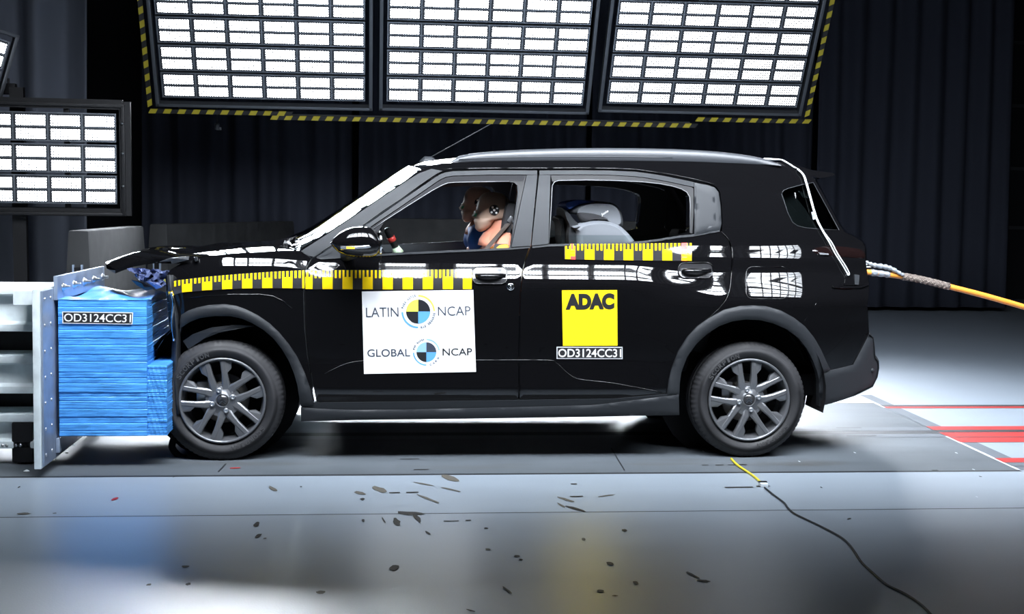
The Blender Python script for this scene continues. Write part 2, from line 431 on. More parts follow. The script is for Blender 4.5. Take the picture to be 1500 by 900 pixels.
# ================================================================== THE HALL
def floor_mat(name, col, rough, noise_amt, bump, stain=None, spec=.5, coat=0.0):
    m = mat(name, col, rough, 0, spec); nt = m.node_tree; b = nt.nodes['Principled BSDF']
    if coat: b.inputs['Coat Weight'].default_value = coat; b.inputs['Coat Roughness'].default_value = .36; b.inputs['Coat IOR'].default_value = 1.75
    tc = nt.nodes.new('ShaderNodeTexCoord'); mp = nt.nodes.new('ShaderNodeMapping'); mp.inputs['Scale'].default_value = (.35, 1.6, 1)
    n1 = nt.nodes.new('ShaderNodeTexNoise'); n1.inputs['Scale'].default_value = 2.2; n1.inputs['Detail'].default_value = 9; n1.inputs['Roughness'].default_value = .62
    nt.links.new(tc.outputs['Object'], mp.inputs[0]); nt.links.new(mp.outputs[0], n1.inputs[0])
    rp = nt.nodes.new('ShaderNodeValToRGB'); e = rp.color_ramp.elements
    e[0].position = .3; e[0].color = (*(c*(1-noise_amt) for c in col), 1); e[1].position = .7; e[1].color = (*(c*(1+noise_amt) for c in col), 1)
    nt.links.new(n1.outputs[0], rp.inputs[0])
    last = rp.outputs[0]
    if stain:
        n2 = nt.nodes.new('ShaderNodeTexNoise'); n2.inputs['Scale'].default_value = 1.7; n2.inputs['Detail'].default_value = 5
        m2 = nt.nodes.new('ShaderNodeMapping'); m2.inputs['Scale'].default_value = (.5, 2.2, 1); m2.inputs['Location'].default_value = (3.1, 1.7, 0)
        nt.links.new(tc.outputs['Object'], m2.inputs[0]); nt.links.new(m2.outputs[0], n2.inputs[0])
        r2 = nt.nodes.new('ShaderNodeMapRange'); r2.inputs['From Min'].default_value = .56; r2.inputs['From Max'].default_value = .72; r2.inputs['To Max'].default_value = .55
        nt.links.new(n2.outputs[0], r2.inputs[0])
        mx = nt.nodes.new('ShaderNodeMix'); mx.data_type = 'RGBA'; mx.inputs[7].default_value = (*stain, 1)
        nt.links.new(r2.outputs[0], mx.inputs[0]); nt.links.new(last, mx.inputs[6]); last = mx.outputs[2]
    nt.links.new(last, b.inputs['Base Color'])
    n3 = nt.nodes.new('ShaderNodeTexNoise'); n3.inputs['Scale'].default_value = 130; n3.inputs['Detail'].default_value = 2
    bp = nt.nodes.new('ShaderNodeBump'); bp.inputs['Strength'].default_value = bump; bp.inputs['Distance'].default_value = .004
    nt.links.new(tc.outputs['Object'], n3.inputs[0]); nt.links.new(n3.outputs[0], bp.inputs['Height']); nt.links.new(bp.outputs[0], b.inputs['Normal'])
    r3 = nt.nodes.new('ShaderNodeMapRange'); r3.inputs['To Min'].default_value = rough*.92; r3.inputs['To Max'].default_value = rough*1.08
    nt.links.new(n1.outputs[0], r3.inputs[0]); nt.links.new(r3.outputs[0], b.inputs['Roughness'])
    return m
FM = [floor_mat('floor_paint', (.29, .345, .41), .45, .05, .25, None, 1.0, 1.0),
      floor_mat('floor_steel', (.105, .12, .135), .40, .20, .15, (.085, .078, .066), .4),
      MT['red'], mat('floor_joint', (.018, .02, .024), .5), mat('floor_strip', (.12, .135, .155), .4),
      mat('floor_mark', (.022, .020, .018), .55), mat('floor_scrape', (.10, .092, .075), .6), mat('floor_edge_white', (.70, .74, .78), .4),
      floor_mat('floor_paint_strip', (.30, .355, .415), .45, .05, .25, None, .8, .5)]
XL, XR, YN, YFAR, ZC = -9.0, 13.0, -13.0, 13.2, 8.0
Y1 = G(750, 694).y; YJ = G(750, 751.5).y; Y2 = G(1250, 591.3).y
sa, sb_ = G(1484, 684.8), G(1255, 578.4)
def seam(y): return sa.x+(sb_.x-sa.x)*(y-sa.y)/(sb_.y-sa.y)
fb = MB()
def fq(pts, m, z=0.0): fb.add([(x, y, z) for x, y in pts], [tuple(range(len(pts)))], m, False)
def slab(x0, x1, y0, y1, m, z=0.0):                    # x0/x1 may be functions of y
    g0 = x0 if callable(x0) else (lambda y: x0); g1 = x1 if callable(x1) else (lambda y: x1)
    fq([(g0(y0), y0), (g1(y0), y0), (g1(y1), y1), (g0(y1), y1)], m, z)
slab(XL, XR, YN, YJ-.006, 0); slab(XL, XR, YJ-.006, YJ+.006, 3); slab(XL, XR, YJ+.006, Y1-.03, 8)
slab(XL, lambda y: seam(y), Y1-.03, Y1+.005, 3); slab(lambda y: seam(y), XR, Y1-.03, Y1+.005, 0)
slab(XL, lambda y: seam(y), Y1+.005, Y2, 1); slab(XL, lambda y: seam(y), Y2, YFAR, 0)
slab(lambda y: seam(y), XR, Y1+.005, YFAR, 0)
e = .0012
def yv(v, u=1450): return G(u, v).y
slab(lambda y: seam(y), lambda y: seam(y)+.10, Y1+.005, yv(579, 1260), 4, e)
slab(lambda y: seam(y)-.012, lambda y: seam(y)+.006, Y1+.005, yv(640, 1385), 7, e*1.5)
slab(lambda y: seam(y)-.012, lambda y: seam(y)+.008, yv(598, 1290), yv(579, 1258), 7, e*1.5)
slab(XL, lambda y: seam(y), Y2-.02, Y2, 3, e)
for va, vb, mm in ((598.5, 596.2, 2), (596.2, 594, 3), (632.5, 625.2, 2), (633.8, 630.6, 3), (648.6, 634, 2), (641.6, 640.8, 3), (678.5, 672, 2), (684, 679, 4)):
    ya, yb = yv(va), yv(vb); slab(lambda y: seam(y)+.0, XR, ya, yb, mm, e*(2 if mm == 2 else 2.5))
for va, vb, mm in ((641, 636.5, 4), (636.5, 632.2, 3), (631.5, 626.5, 4)):
    slab(XL, lambda y: seam(y)-.01, yv(va, 1260), yv(vb, 1260), mm, e)
def line_px(a, b, wd, m, z=e*2):
    p, q = G(*a), G(*b); d = (q-p).normalized(); n = Vector((-d.y, d.x, 0))*wd/2
    fq([(p-n).to_tuple()[:2], (q-n).to_tuple()[:2], (q+n).to_tuple()[:2], (p+n).to_tuple()[:2]], m, z)
line_px((320, 692), (331, 680), .008, 3); line_px((895, 657), (915, 690), .006, 3)
for a, b, wd in (((1225, 627.5), (1262, 627.5), .02), ((1240, 639.5), (1284, 639.3), .02), ((1062, 715), (1103, 714.5), .022), ((1108, 713.5), (1128, 713), .018),
                 ((1028, 682.3), (1038, 682.2), .012), ((1048, 682.2), (1060, 682), .014), ((1066, 681.9), (1094, 681.4), .014), ((836, 710), (845, 709.8), .02), ((835, 728.4), (854, 728), .02),
                 ((570, 722.8), (586, 722.6), .02), ((595, 722.4), (613, 722), .022), ((586, 673.5), (614, 673), .012), ((606, 689), (628, 688.5), .012), ((1365, 690), (1374, 689.8), .02), ((650, 764.5), (672, 764), .012), ((682, 763.5), (690, 763), .014)):
    line_px(a, b, wd, 5)
def blot(u, v, ru, rv, m=5, rot=0.0, n=11, jag=.35, seed=0):
    r = random.Random(seed+int(u*7+v)); c = G(u, v); kx = (G(u+1, v)-c).length; ky = (G(u, v-1)-c).length
    pts = []
    for i in range(n):
        a = 2*math.pi*i/n; q = 1-jag*r.random(); x, y = ru*q*math.cos(a), rv*q*math.sin(a)
        x, y = x*math.cos(rot)-y*math.sin(rot), x*math.sin(rot)+y*math.cos(rot)
        pts.append((c.x+x*kx, c.y+y*ky))
    fq(pts, m, e*2)
for a in ((400, 717, 10, 2.2, 6, -.45), (527, 723, 11, 2.6, 6, -.2), (556, 718, 13, 4, 6, -.3), (531, 732, 4, 2, 5), (659, 701, 17, 4.2, 6, -.25), (621, 710, 19, 1.0, 6, -.2), (660, 718, 17, 1.2, 6, -.25),
          (628, 732, 20, 1.6, 6, -.4), (600, 753, 26, 3.2, 5, -.05), (581, 766, 8, 5.5, 5, -.8), (611, 760, 9, 4, 5, -.8), (562, 763, 6, 1.2, 5, -1.0), (627, 782, 6, 1.6, 5, -.6), (376, 769, 5, 4, 5), (378, 786, 5.5, 3.4, 5, .5),
          (577, 833, 9, 4.6, 5, .1), (271, 831, 7, 1.6, 6), (276, 857, 4.5, 2.4, 5), (218, 858, 4, 2, 6), (532, 763.5, 2.5, 2, 5), (712, 775, 4, 1.2, 5), (830, 733, 13, 2.0, 6, -.35), (842, 746, 14, 2.4, 5, -.35), (822, 741, 7, 2, 6, -.7),
          (889, 727, 16, .9, 6, .12), (915, 778, 4.5, 2, 5), (855, 791, 4, 2, 6), (894, 827, 6.5, 3.2, 5), (757, 816, 5, 2, 5), (763, 821, 3.5, 1.6, 5), (931, 855, 4.5, 3, 6), (879, 867, 6, 2.2, 5), (901, 874, 5, 1.2, 5),
          (1015, 844, 9, 2.6, 5, -.7), (1031, 852, 11, 1.8, 5, -.1), (743, 866, 10, 2, 6, -.8), (690, 896, 8, 1.5, 5, -.3), (715, 806, 5, 1.6, 6), (35, 753.5, 12, 1.8, 6, 0), (80, 753, 4, 1, 6), (28, 714.5, 1.6, 1.4, 5), (257, 699, 4, .8, 5, .3),
          (1244, 761, 5, .8, 5, .2), (441, 714, 2, 1, 5), (470, 869, 8, 3, 6), (1203, 715, 1.4, 1, 5), (1436, 699, 2, .9, 5), (388, 790, 3, 1, 6)):
    u, v, ru, rv, m = a[:5]; blot(u, v, ru, rv, m, a[5] if len(a) > 5 else 0)
blot(168, 732, 5, 2.4, 2, .3, 6, .1); line_px((337, 686.8), (352, 686.2), .02, 2)
for u, v in ((1252, 664), (1401, 664.5), (1030, 662), (1089, 660), (1426, 688.7), (1431, 729), (1120, 661), (1171, 677)): blot(u, v, 1.5, 1, 7, 0, 6)
floor = struct(fb.build('floor', FM))
def wallbox(name, c, size, m='wall'): return struct(MB().box(c, size).build(name, m))
wallbox('wall_back', ((XL+XR)/2, YFAR+.1, ZC/2), (XR-XL+.4, .2, ZC)); wallbox('wall_front', ((XL+XR)/2, YN-.1, ZC/2), (XR-XL+.4, .2, ZC))
wallbox('wall_left', (XL-.1, (YN+YFAR)/2, ZC/2), (.2, YFAR-YN, ZC)); wallbox('wall_right', (XR+.1, (YN+YFAR)/2, ZC/2), (.2, YFAR-YN, ZC))
wallbox('ceiling', ((XL+XR)/2, (YN+YFAR)/2, ZC+.1), (XR-XL+.4, YFAR-YN+.4, .2))
# horizontal boards on the back wall, right of the curtains
tb = MB()
for z in (1.1, 2.0, 2.95, 3.9): tb.box((10.2, YFAR-.015, z), (5.2, .03, .05))
struct(tb.build('trim_1', mat('wall_batten', (.022, .025, .03), .7)))

# ------------------------------------------------------------------ curtains
def curtain(name, x0, x1, y, z0, z1, m, label, seed, group=None, amp=.07, yaw=0.0, pitch_=.16):
    r = random.Random(seed); n = int((x1-x0)/.03); ph = []; a = 0
    xs = [x0+(x1-x0)*i/n for i in range(n+1)]
    for x in xs:
        a += .03/pitch_*(.55+.9*r.random())*2*math.pi*.5; ph.append(a)
    rings = []
    for k in range(9):
        t = k/8; z = z0+(z1-z0)*t
        rings.append([(x*math.cos(yaw)+.015*math.sin(ph[i]*.31+3*t), y+amp*(.75+.25*t)*math.sin(ph[i]+.5*math.sin(2.1*t+ph[i]*.13))+.3*amp*math.sin(ph[i]*.37+1.7*t)+x*math.sin(yaw), z) for i, x in enumerate(xs)])
    b = MB().loft(rings, closed=False, cap=False)
    b.tube([(x0, y+x0*math.sin(yaw), z1+.03), (x1, y+x1*math.sin(yaw), z1+.03)], .025, 8, 1)
    o = b.build(name, [m, 'blackmetal']); md = o.modifiers.new('cloth', 'SOLIDIFY'); md.thickness = .008
    return tag(o, label, 'curtain', group)
YC = G(1380, 457).y
CX = [P(u, 400, YC).x for u in (203, 520, 860, 1190, 1476)]
for i, lb in enumerate(('black pleated curtain behind the hood and windscreen of the car', 'black pleated curtain behind the roof of the car, under the middle lamp panel',
                        'black pleated curtain behind the tail of the car, under the right lamp panel', 'black pleated curtain at far right above the orange cable')):
    curtain('stage_curtain', CX[i]+.03, CX[i+1]-.03, YC, .06, 7.6, 'curtain', lb, 11+i, 'black curtains along the back wall')
yl = 9.0
curtain('stage_curtain', P(-60, 100, yl).x, P(129, 100, yl).x, yl, .06, 7.4, 'palecurtain', 'pale grey pleated curtain at far left behind the left floodlights', 29, None, .16, 0, .26)

# ------------------------------------------------------------------ floodlight panels
def copy_tree(o, parent=None):
    c = o.copy(); COL.objects.link(c)
    if parent is not None: c.parent = parent
    for ch in [q for q in list(COL.objects) if q.parent == o]: copy_tree(ch, c)
    return c
def kids(o): return [q for q in list(COL.objects) if q.parent == o]
def led_panel(cw, ch, ncol, nrow, lm, label, group, hang=True):
    """local: x right, z up, light towards -y, origin at the lower left lamp corner"""
    t = thing('floodlight_panel', label, 'floodlight', (0, 0, 0), group)
    W, Hh = cw*ncol, ch*nrow
    fr = MB()
    for x in (-.055, W+.055): fr.box((x, .05, Hh/2-.02), (.035, .09, Hh+.16))
    for z in (-.085, Hh+.06): fr.box((W/2, .05, z), (W+.14, .09, .03))
    for x in (W*.25, W*.75): fr.box((x, .13, Hh/2), (.05, .05, Hh+.1))
    fr.build('frame', mat('panel_frame', (.10, .11, .125), .45, .5) if 'panel_frame' not in bpy.data.materials else bpy.data.materials['panel_frame'], t, bevel=.004)
    if hang:
        for x in (W*.25, W*.75): MB().tube([(x, .13, Hh), (x, .13, Hh+1.2)], .018, 8).build('hanger', 'blackmetal', t)
    cell = None; bar0 = None
    for r in range(nrow):
        z0 = r*ch
        if bar0 is None:
            b = MB(); b.box((W/2, .035, ch/2), (W-.005, .06, ch*.90))
            for c in range(ncol+1): b.box((min(max(c*cw, .008), W-.008), .0, ch/2), (.012, .012, ch*.88), None, 1)
            for z in (ch*.055, ch*.945): b.box((W/2, .0, z), (W-.004, .016, .01), None, 1)
            b.box((W/2, .0, ch/2), (W-.01, .008, .008), None, 1)
            bar = b.build('light_bar', ['alu', 'alulight'], t); bar0 = bar
            for hh in (0, 1):
                for c in range(ncol):
                    x0, x1 = c*cw+cw*.085, (c+1)*cw-cw*.06; q0 = ch*(.10+.43*hh); q1 = q0+ch*.335
                    if cell is None:
                        cb = MB(); cb.add([(x0, -.002, q0), (x1, -.002, q0), (x1, -.002, q1), (x0, -.002, q1), (x0, .004, q0), (x1, .004, q0), (x1, .004, q1), (x0, .004, q1)],
                                          [(0, 1, 2, 3)], 0, False)
                        cb.f += [(0, 4, 5, 1), (1, 5, 6, 2), (2, 6, 7, 3), (3, 7, 4, 0)]; cb.m += [1]*4; cb.sm += [False]*4
                        cell = cb.build('led_array', [lm, 'alu'], bar)
                        uv = cell.data.uv_layers.new(name='UVMap')
                        for li, co in zip(cell.data.polygons[0].loop_indices, ((0, 0), (1, 0), (1, 1), (0, 1))): uv.data[li].uv = co
                        ox, oz = x0, q0
                    else:
                        k = cell.copy(); COL.objects.link(k); k.parent = bar; k.location = (x0-ox, 0, q0-oz)
        else:
            k = copy_tree(bar0, t); k.location = (0, 0, z0)
    return t
def hazard(b, p0, p1, wv, dv, pitch_=.135, m0=0):
    """striped tape: runs p0->p1, width vector wv, thickness vector dv"""
    p0, p1, wv, dv = Vector(p0), Vector(p1), Vector(wv), Vector(dv); d = p1-p0; L = d.length; d /= L; n = int(L/pitch_*2); s = L/n; sk = wv.length*.9
    for i in range(n):
        a = p0+d*(s*i); c = p0+d*(s*(i+1)); q = d*min(sk, s)
        vs = [a, c, c+wv+q*.6, a+wv+q*.6]; vs += [v+dv for v in vs]
        b.add(vs, [(0, 1, 2, 3), (4, 7, 6, 5), (0, 4, 5, 1), (1, 5, 6, 2), (2, 6, 7, 3), (3, 7, 4, 0)], i % 2, False)
YB, TILT = 7.0, math.radians(30)
def far_place(t, ul, vl, ur, vr, tilt=TILT, yaw=None, yb=YB):
    a, b = P(ul, vl, yb), P(ur, vr, yb); t.location = a
    t.rotation_euler = (tilt, 0, 0 if yaw is None else yaw)
    return (b-a).length
wl = (P(535, 146.5, YB)-P(238, 143.5, YB)).length; CW = wl/6; CHH = CW*.87
pan = led_panel(CW, CHH, 6, 6, MT['led_far'], 'overhead floodlight panel of bright square lamps, leftmost of the three above the car', 'overhead floodlight panels above the car')
pans = [pan, copy_tree(pan), copy_tree(pan)]
pans[1]['label'] = 'overhead floodlight panel of bright square lamps, middle one above the car roof'
pans[2]['label'] = 'overhead floodlight panel of bright square lamps, rightmost one above the car tail'
far_place(pans[0], 238, 143.5, 535, 146.5); far_place(pans[1], 566, 149.5, 862, 152.5); far_place(pans[2], 888, 152.5, 1172, 159.5, math.radians(33))
W, Hh = CW*6, CHH*6
def add_tape(t, segs):
    b = MB()
    for p0, p1, wv in segs: hazard(b, p0, p1, wv, (0, .012, 0))
    o = b.build('hazard_tape', ['hazyellow', 'hazblack']); o.parent = t
    return o
add_tape(pans[0], [((-.15, -.01, -.10), (-.15, -.01, Hh+.1), (.045, 0, 0)), ((-.15, -.01, -.165), (1.25, -.01, -.165), (0, 0, .045))])
gl = thing('guard_rail', 'yellow and black striped guard rail hanging under the middle floodlight panel', 'guard rail'); gl.location = pans[1].location.copy(); gl.rotation_euler = pans[1].rotation_euler.copy()
add_tape(gl, [((-.99*W/1.7, -.01, -.185*W/1.7), (W+1.02*W/1.7, -.01, -.185*W/1.7), (0, 0, .045))])
b = MB(); b.box((W/2, .02, -.16*W/1.7), (W+1.94*W/1.7, .03, .035)); o = b.build('rail', bpy.data.materials['panel_frame']); o.parent = gl
add_tape(pans[2], [((W+.105, -.01, -.10), (W+.105, -.01, Hh+.1), (.045, 0, 0)), ((.95, -.01, -.175), (W+.16, -.01, -.175), (0, 0, .045))])
# the matching bank on the camera's side of the runway, over the camera: it shows as the lamp grid mirrored in the doors
pn = led_panel(CW, CHH, 6, 6, MT['led_near'], 'overhead floodlight panel on the camera side of the runway, mirrored in the car doors', 'overhead floodlight panels on the camera side')
NEAR_Y, NEAR_Z, NEAR_TILT = -2.0, 2.9, math.radians(42)
for i in range(3):
    t = pn if i == 0 else copy_tree(pn)
    t.rotation_euler = (NEAR_TILT, 0, math.pi); t.location = (4.7-i*(W+.17), NEAR_Y, NEAR_Z)
# floodlights at the left
ys = 6.0
cwl = (P(172, 300, ys)-P(123, 300, ys)).length
pl = led_panel(cwl, cwl*.94, 6, 3, MT['led_side'], 'square floodlight panel of three lamp rows at the left edge behind the barrier', None, False)
c0 = P(172, 301, ys); yw = math.radians(5)
pl.rotation_euler = (math.radians(4), 0, yw); pl.location = c0-Vector((math.cos(yw), math.sin(yw), 0))*cwl*6
for q in kids(pl)+[]:
    if q.name.startswith('frame'): q.data = q.data.copy(); q.data.materials.clear(); q.data.materials.append(MT['blackmetal'])
sb2 = MB(); Wl = cwl*6
sb2.box((Wl/2, .10, cwl*.94*3+.07), (Wl+.1, .12, .09)); sb2.box((Wl/2, .10, -.07), (Wl+.1, .12, .07)); sb2.box((Wl+.07, .10, cwl*1.41), (.10, .10, cwl*2.82+.2))
o = sb2.build('support_frame', 'blackmetal'); o.parent = pl
sb2 = MB(); sb2.box((Wl*.5, .28, -.6), (.12, .12, 3.3)); sb2.box((Wl*.5, .28, -c0.z+.03), (.7, .6, .06)); sb2.box((Wl*.5, .19, .35), (.5, .12, .12))
o = sb2.build('stand', 'blackmetal'); o.parent = pl
for z in (cwl*.6, cwl*1.6, cwl*2.5):
    k = MB().lathe([(0, 0), (.012, .002), (.013, .012), (0, .016)], (Wl+.055, -.02, z), (0, -1, 0), 8).build('latch', 'bolt'); k.parent = pl
p2 = led_panel(cwl, cwl*.94, 3, 2, MT['led_side'], 'tilted floodlight cut by the left edge, above the three row floodlight panel', None, False)
c1 = P(27, 54, ys+.3)
p2.rotation_euler = (math.radians(8), math.radians(14), math.radians(32))
R2 = p2.rotation_euler.to_matrix(); p2.location = c1-R2 @ Vector((cwl*3+.06, 0, cwl*.94*2+.06))
sb2 = MB(); sb2.tube([(cwl*3, .1, -.05), (cwl*3-.02, .12, -.22), (cwl*2.2, .14, -.3)], .014, 8); sb2.tube([(cwl*1.5, .1, cwl), (cwl*1.5, .6, cwl)], .03, 8)
o = sb2.build('yoke', 'alulight'); o.parent = p2
t = thing('lamp_boom', 'dark horizontal boom arm at the left edge between the two floodlights', 'boom arm', P(0, 135, ys+.7))
b = MB(); q = P(0, 133, ys+.7); b.tube([q+Vector((-1.6, 0, 0)), q+Vector((.16, 0, 0))], .035, 10); b.build('arm', 'blackmetal', t)
b = MB(); b.box(q+Vector((.10, 0, .02)), (.10, .10, .10)); b.tube([q+Vector((.08, 0, .05)), q+Vector((.08, 0, .12))], .012, 6); b.build('clamp', 'blackmetal', t, bevel=.008)

# ------------------------------------------------------------------ concrete barrier blocks behind the car
def concrete_block(A, B, width_top, width_base, H, label):
    """runs from A to B (floor points under the end faces)"""
    A, B = Vector((A[0], A[1], 0)), Vector((B[0], B[1], 0)); d = (B-A).normalized(); n = Vector((-d.y, d.x, 0))
    L = (B-A).length; rings = []
    prof = [(-width_base/2, .0), (-width_base/2, .12), (-width_top/2-.03, .5), (-width_top/2, H), (width_top/2, H), (width_top/2+.03, .5), (width_base/2, .12), (width_base/2, 0)]
    for s in (0, L):
        rings.append([A+d*(s+(-1 if s == 0 else 1)*(-.06*z/H))+n*y+Vector((0, 0, z)) for y, z in prof])
    t = thing('concrete_barrier', label, 'barrier', A, 'concrete barriers behind the car')
    b = MB(); b.loft(rings, m=0, smooth=False); b.build('block', 'concrete', t, bevel=.018)
    k = MB(); c = A+Vector((0, 0, H*.62)); R = Matrix((d, n, Vector((0, 0, 1)))).transposed()
    for y in (-.03, .03): k.box(c+d*.03+n*y, (.03, .012, .34), R)
    k.box(c+d*.03, (.02, .05, .30), R, 1)
    k.build('end_slot', ['galv', 'dark'], t)
def at_h(u, v, H):                                      # point at height H
    return G(u, v, H)
a, b_ = at_h(112, 338, 1.09), at_h(200, 331, 1.09)
concrete_block(a, b_, .14, .36, 1.09, 'pale concrete barrier block standing end on behind the blue crash block')
a, b_ = at_h(228, 328.5, 1.10), at_h(423, 324.0, 1.10)
concrete_block(a, b_, .17, .42, 1.10, 'concrete barrier block standing behind the hood of the car')
yq = 9.6
for (ua, ub, lb) in ((552, 850, 'concrete barrier block seen through the front door window'), (856, 1010, 'concrete barrier block seen through the rear door window')):
    za = P(700, 321.5, yq); concrete_block((P(ua, 330, yq).x, yq), (P(ub, 330, yq).x, yq), .17, .42, za.z, lb)
# small dark sensor hanging from the lamp frame
t = thing('hanging_sensor', 'small dark sensor hanging on a cable below the leftmost overhead panel', 'sensor', P(318, 188, YB+.9))
b = MB(); q = P(318, 183, YB+.9); b.tube([q, (q.x, q.y, ZC)], .004, 6); b.build('cable', 'cordblack', t)
b = MB(); b.lathe([(0, 0), (.025, .004), (.028, .05), (.02, .07), (0, .072)], q-Vector((0, 0, .05)), (0, 0, 1), 12); b.box(q+Vector((.02, 0, -.04)), (.05, .03, .03)); b.build('housing', 'alu', t)

# ------------------------------------------------------------------ crash barrier with the blue honeycomb block
YP, YK = -.39, -.15                                      # near edge of the plate, near face of the block
bar = thing('crash_barrier', 'white steel crash barrier carrying a blue honeycomb block hit by the car', 'crash barrier', (G(60, 690).x, 0, 0))
xp1 = P(59, 560, YP).x; xp0 = xp1-.033; zt = P(56, 424, YP).z; zb = max(P(58, 688, YP).z, .012); yfar = .97
b = MB(); b.box(((xp0+xp1)/2, (YP+yfar)/2, (zt+zb)/2), (xp1-xp0, yfar-YP, zt-zb)); b.build('backing_plate', 'plate', bar, bevel=.004)
b = MB(); b.box((xp1+.006, (YP+yfar)/2+.004, (zt+zb)/2), (.010, yfar-YP-.02, zt-zb-.02)); b.build('face_plate', 'galv', bar, bevel=.003)
k = MB()
for zz in np.linspace(zb+.06, zt-.05, 7):
    for yy in (YP+.05, YP+.17): k.lathe([(.009, 0), (.009, .004), (0, .006)], (xp1+.010, yy, zz), (1, 0, 0), 8)
    for yy in (YP+.35, YP+.6, YP+.9, YP+1.2): 
        if zz < .2: k.lathe([(.009, 0), (.009, .004), (0, .006)], (xp1+.010, yy, zz), (1, 0, 0), 8)
k.build('rivets', 'bolt', bar)
zk0, zk1 = P(150, 639.5, YK).z, P(150, 439.5, YK).z; xk0, xk1 = xp1+.03, P(215.5, 560, YK).x
MB().box((xp1+.021, (YK+yfar)/2, zk0-.045), (.018, yfar-YK, .07)).build('clamp_flange', 'galv', bar, bevel=.002)
b = MB(); b.box((xp1+.021, (YK+yfar)/2+.0, zk1+.055), (.018, yfar-YK+.02, .115))
fl = b.build('clamp_flange', 'galv', bar, bevel=.002)
for yy in np.linspace(YK+.10, yfar-.06, 5):
    k = MB(); k.lathe([(.020, 0), (.020, .004), (.014, .005), (.014, .014), (.007, .015), (.007, .035), (0, .036)], (xp1+.030, yy, zk1+.055), (1, 0, 0), 6); k.build('bolt', 'bolt', fl)
def layered(x0, x1, y0, y1, z0, z1, n, seed, amp=.004, sag=None):
    """block of stacked foil layers: grooves between layers, little bulges"""
    r = random.Random(seed); hs = [.6+r.random() for _ in range(n)]; tot = sum(hs); z = z0; rows = []
    for h in hs:
        h = h/tot*(z1-z0); o = amp*(r.random()-.5); g = min(.0035, h*.2)
        rows += [(z+g*.2, -.003, o), (z+g, 0, o), (z+h-g, 0, o), (z+h-g*.2, -.003, o)]; z += h
    nx = 14; ny = 10; ring = []
    xs = [x0+(x1-x0)*i/nx for i in range(nx+1)]; ys_ = [y0+(y1-y0)*i/ny for i in range(1, ny)]
    loop = [(x, y0, 0, -1) for x in xs]+[(x1, y, 1, 0) for y in ys_]+[(x, y1, 0, 1) for x in xs[::-1]]+[(x0, y, -1, 0) for y in ys_[::-1]]
    rings = []
    for zz, ins, o in rows:
        rr = []
        for i, (x, y, nx_, ny_) in enumerate(loop):
            bl = ins+o+.0022*math.sin(i*1.3+zz*71)*math.sin(zz*23+i*.7)
            p = Vector((x+nx_*bl, y+ny_*bl, zz))
            if sag: p = sag(p)
            rr.append(p)
        rings.append(rr)
    return rings
def crush(p):                                           # the car has pushed the far upper corner in
    t = smooth(xk0+.05, xk1, p.x)*smooth(YK+.12, YK+.5, p.y)
    return Vector((p.x-.05*float(t)*float(smooth(.3, .75, p.z)), p.y, p.z-.02*float(t)+.012*math.sin(p.x*19+p.y*7)*float(smooth(.75, .81, p.z))*float(smooth(YK, YK+.2, p.y))))
b = MB(); rg = layered(xk0, xk1, YK, YK+1.0, zk0, zk1, 19, 3, .006, crush); b.loft(rg, cap=False, smooth=False)
hc = b.build('honeycomb_block', 'blue', bar)
b = MB(); top = []                                      # foil over the top, slightly rumpled
for j in range(15):
    y = YK+j/14; top.append([crush(Vector((xk0+(xk1-xk0)*i/14, y, zk1))) + Vector((0, 0, .006*math.sin(i*.9+j*.4)*math.sin(j*.8)*(1 if 0 < i < 14 and 0 < j < 14 else 0))) for i in range(15)])
b.loft(top, closed=False, cap=False); b.build('foil_cover', 'blue2', hc)
xb1 = P(244.5, 590, YK).x; zq1 = P(230, 536, YK).z
b = MB(); rg = layered(xk1+.001, xb1, YK+.004, YK+1.0, zk0+.002, zq1, 30, 8, .003); b.loft(rg, smooth=False); b.build('bumper_block', 'blue', bar)
def on_block(u, v): p = P(u, v, YK-.0075); return p
lb = MB(); q = [(91, 456.5), (195, 458), (194, 475.5), (91.5, 474)]
mp = quadmap(q); 
def rect(b, mp, s0, t0, s1, t1, surf, m, n=1):
    vs = [surf(*mp(s, t)) for s, t in ((s0, t0), (s1, t0), (s1, t1), (s0, t1))]; b.add(vs, [(3, 2, 1, 0)], m, False)
rect(lb, mp, 0, 0, 1, 1, on_block, 0); rect(lb, mp, .012, .07, .988, .93, lambda u, v: P(u, v, YK-.0085), 1)
put_text(lb, 'OD3124CC31', [mp(.025, .17), mp(.975, .17), mp(.975, .84), mp(.025, .84)], lambda u, v: P(u, v, YK-.0095), .008, m=0)
o = lb.build('test_label', [mat('label_white', (.8, .8, .8), .4), 'tapegrey'], bar)
o['label'] = 'dark label reading OD3124CC31'
# steel beams behind the plate
def ibeam(v0, v1, y, dep, xl=-5.2):
    z1_, z0_ = P(30, v0, y).z, P(30, v1, y).z; xr = xp0; h = z1_-z0_; b = MB()
    prof = [(0, 0), (0, .035), (.045, .045), (.045, h-.045), (0, h-.035), (0, h), (dep, h), (dep, h-.035), (dep-.045, h-.045), (dep-.045, .045), (dep, .035), (dep, 0)]
    b.loft([[(x, y+a, z0_+c) for a, c in prof] for x in (xl, xr)], smooth=False); b.build('steel_beam', 'plate', bar, bevel=.004)
ibeam(421, 486, -.05, .45); ibeam(522, 577, -.05, .45); ibeam(608, 657.5, -.05, .45)
b = MB()
b.box((xp0-1.8, .26, .5), (3.5, .06, .70))  # added dark slab standing in for the shade between the beams
b.build('gap_shade_slab', 'blackmetal', bar)
xs_ = P(30, 660, .0).x
for x in (xs_+.02, xs_-.6, xs_-1.8): MB().box((x, .1, .11), (.10, .30, .2)).build('foot', 'blackmetal', bar, bevel=.01)
b = MB(); b.box((xp0-.06, YP+.25, zt-.02), (.10, .30, .012)); b.box((xp0-.06, YP+.105, zt-.05), (.10, .012, .06)); b.build('gusset', 'plate', bar)
k = MB()
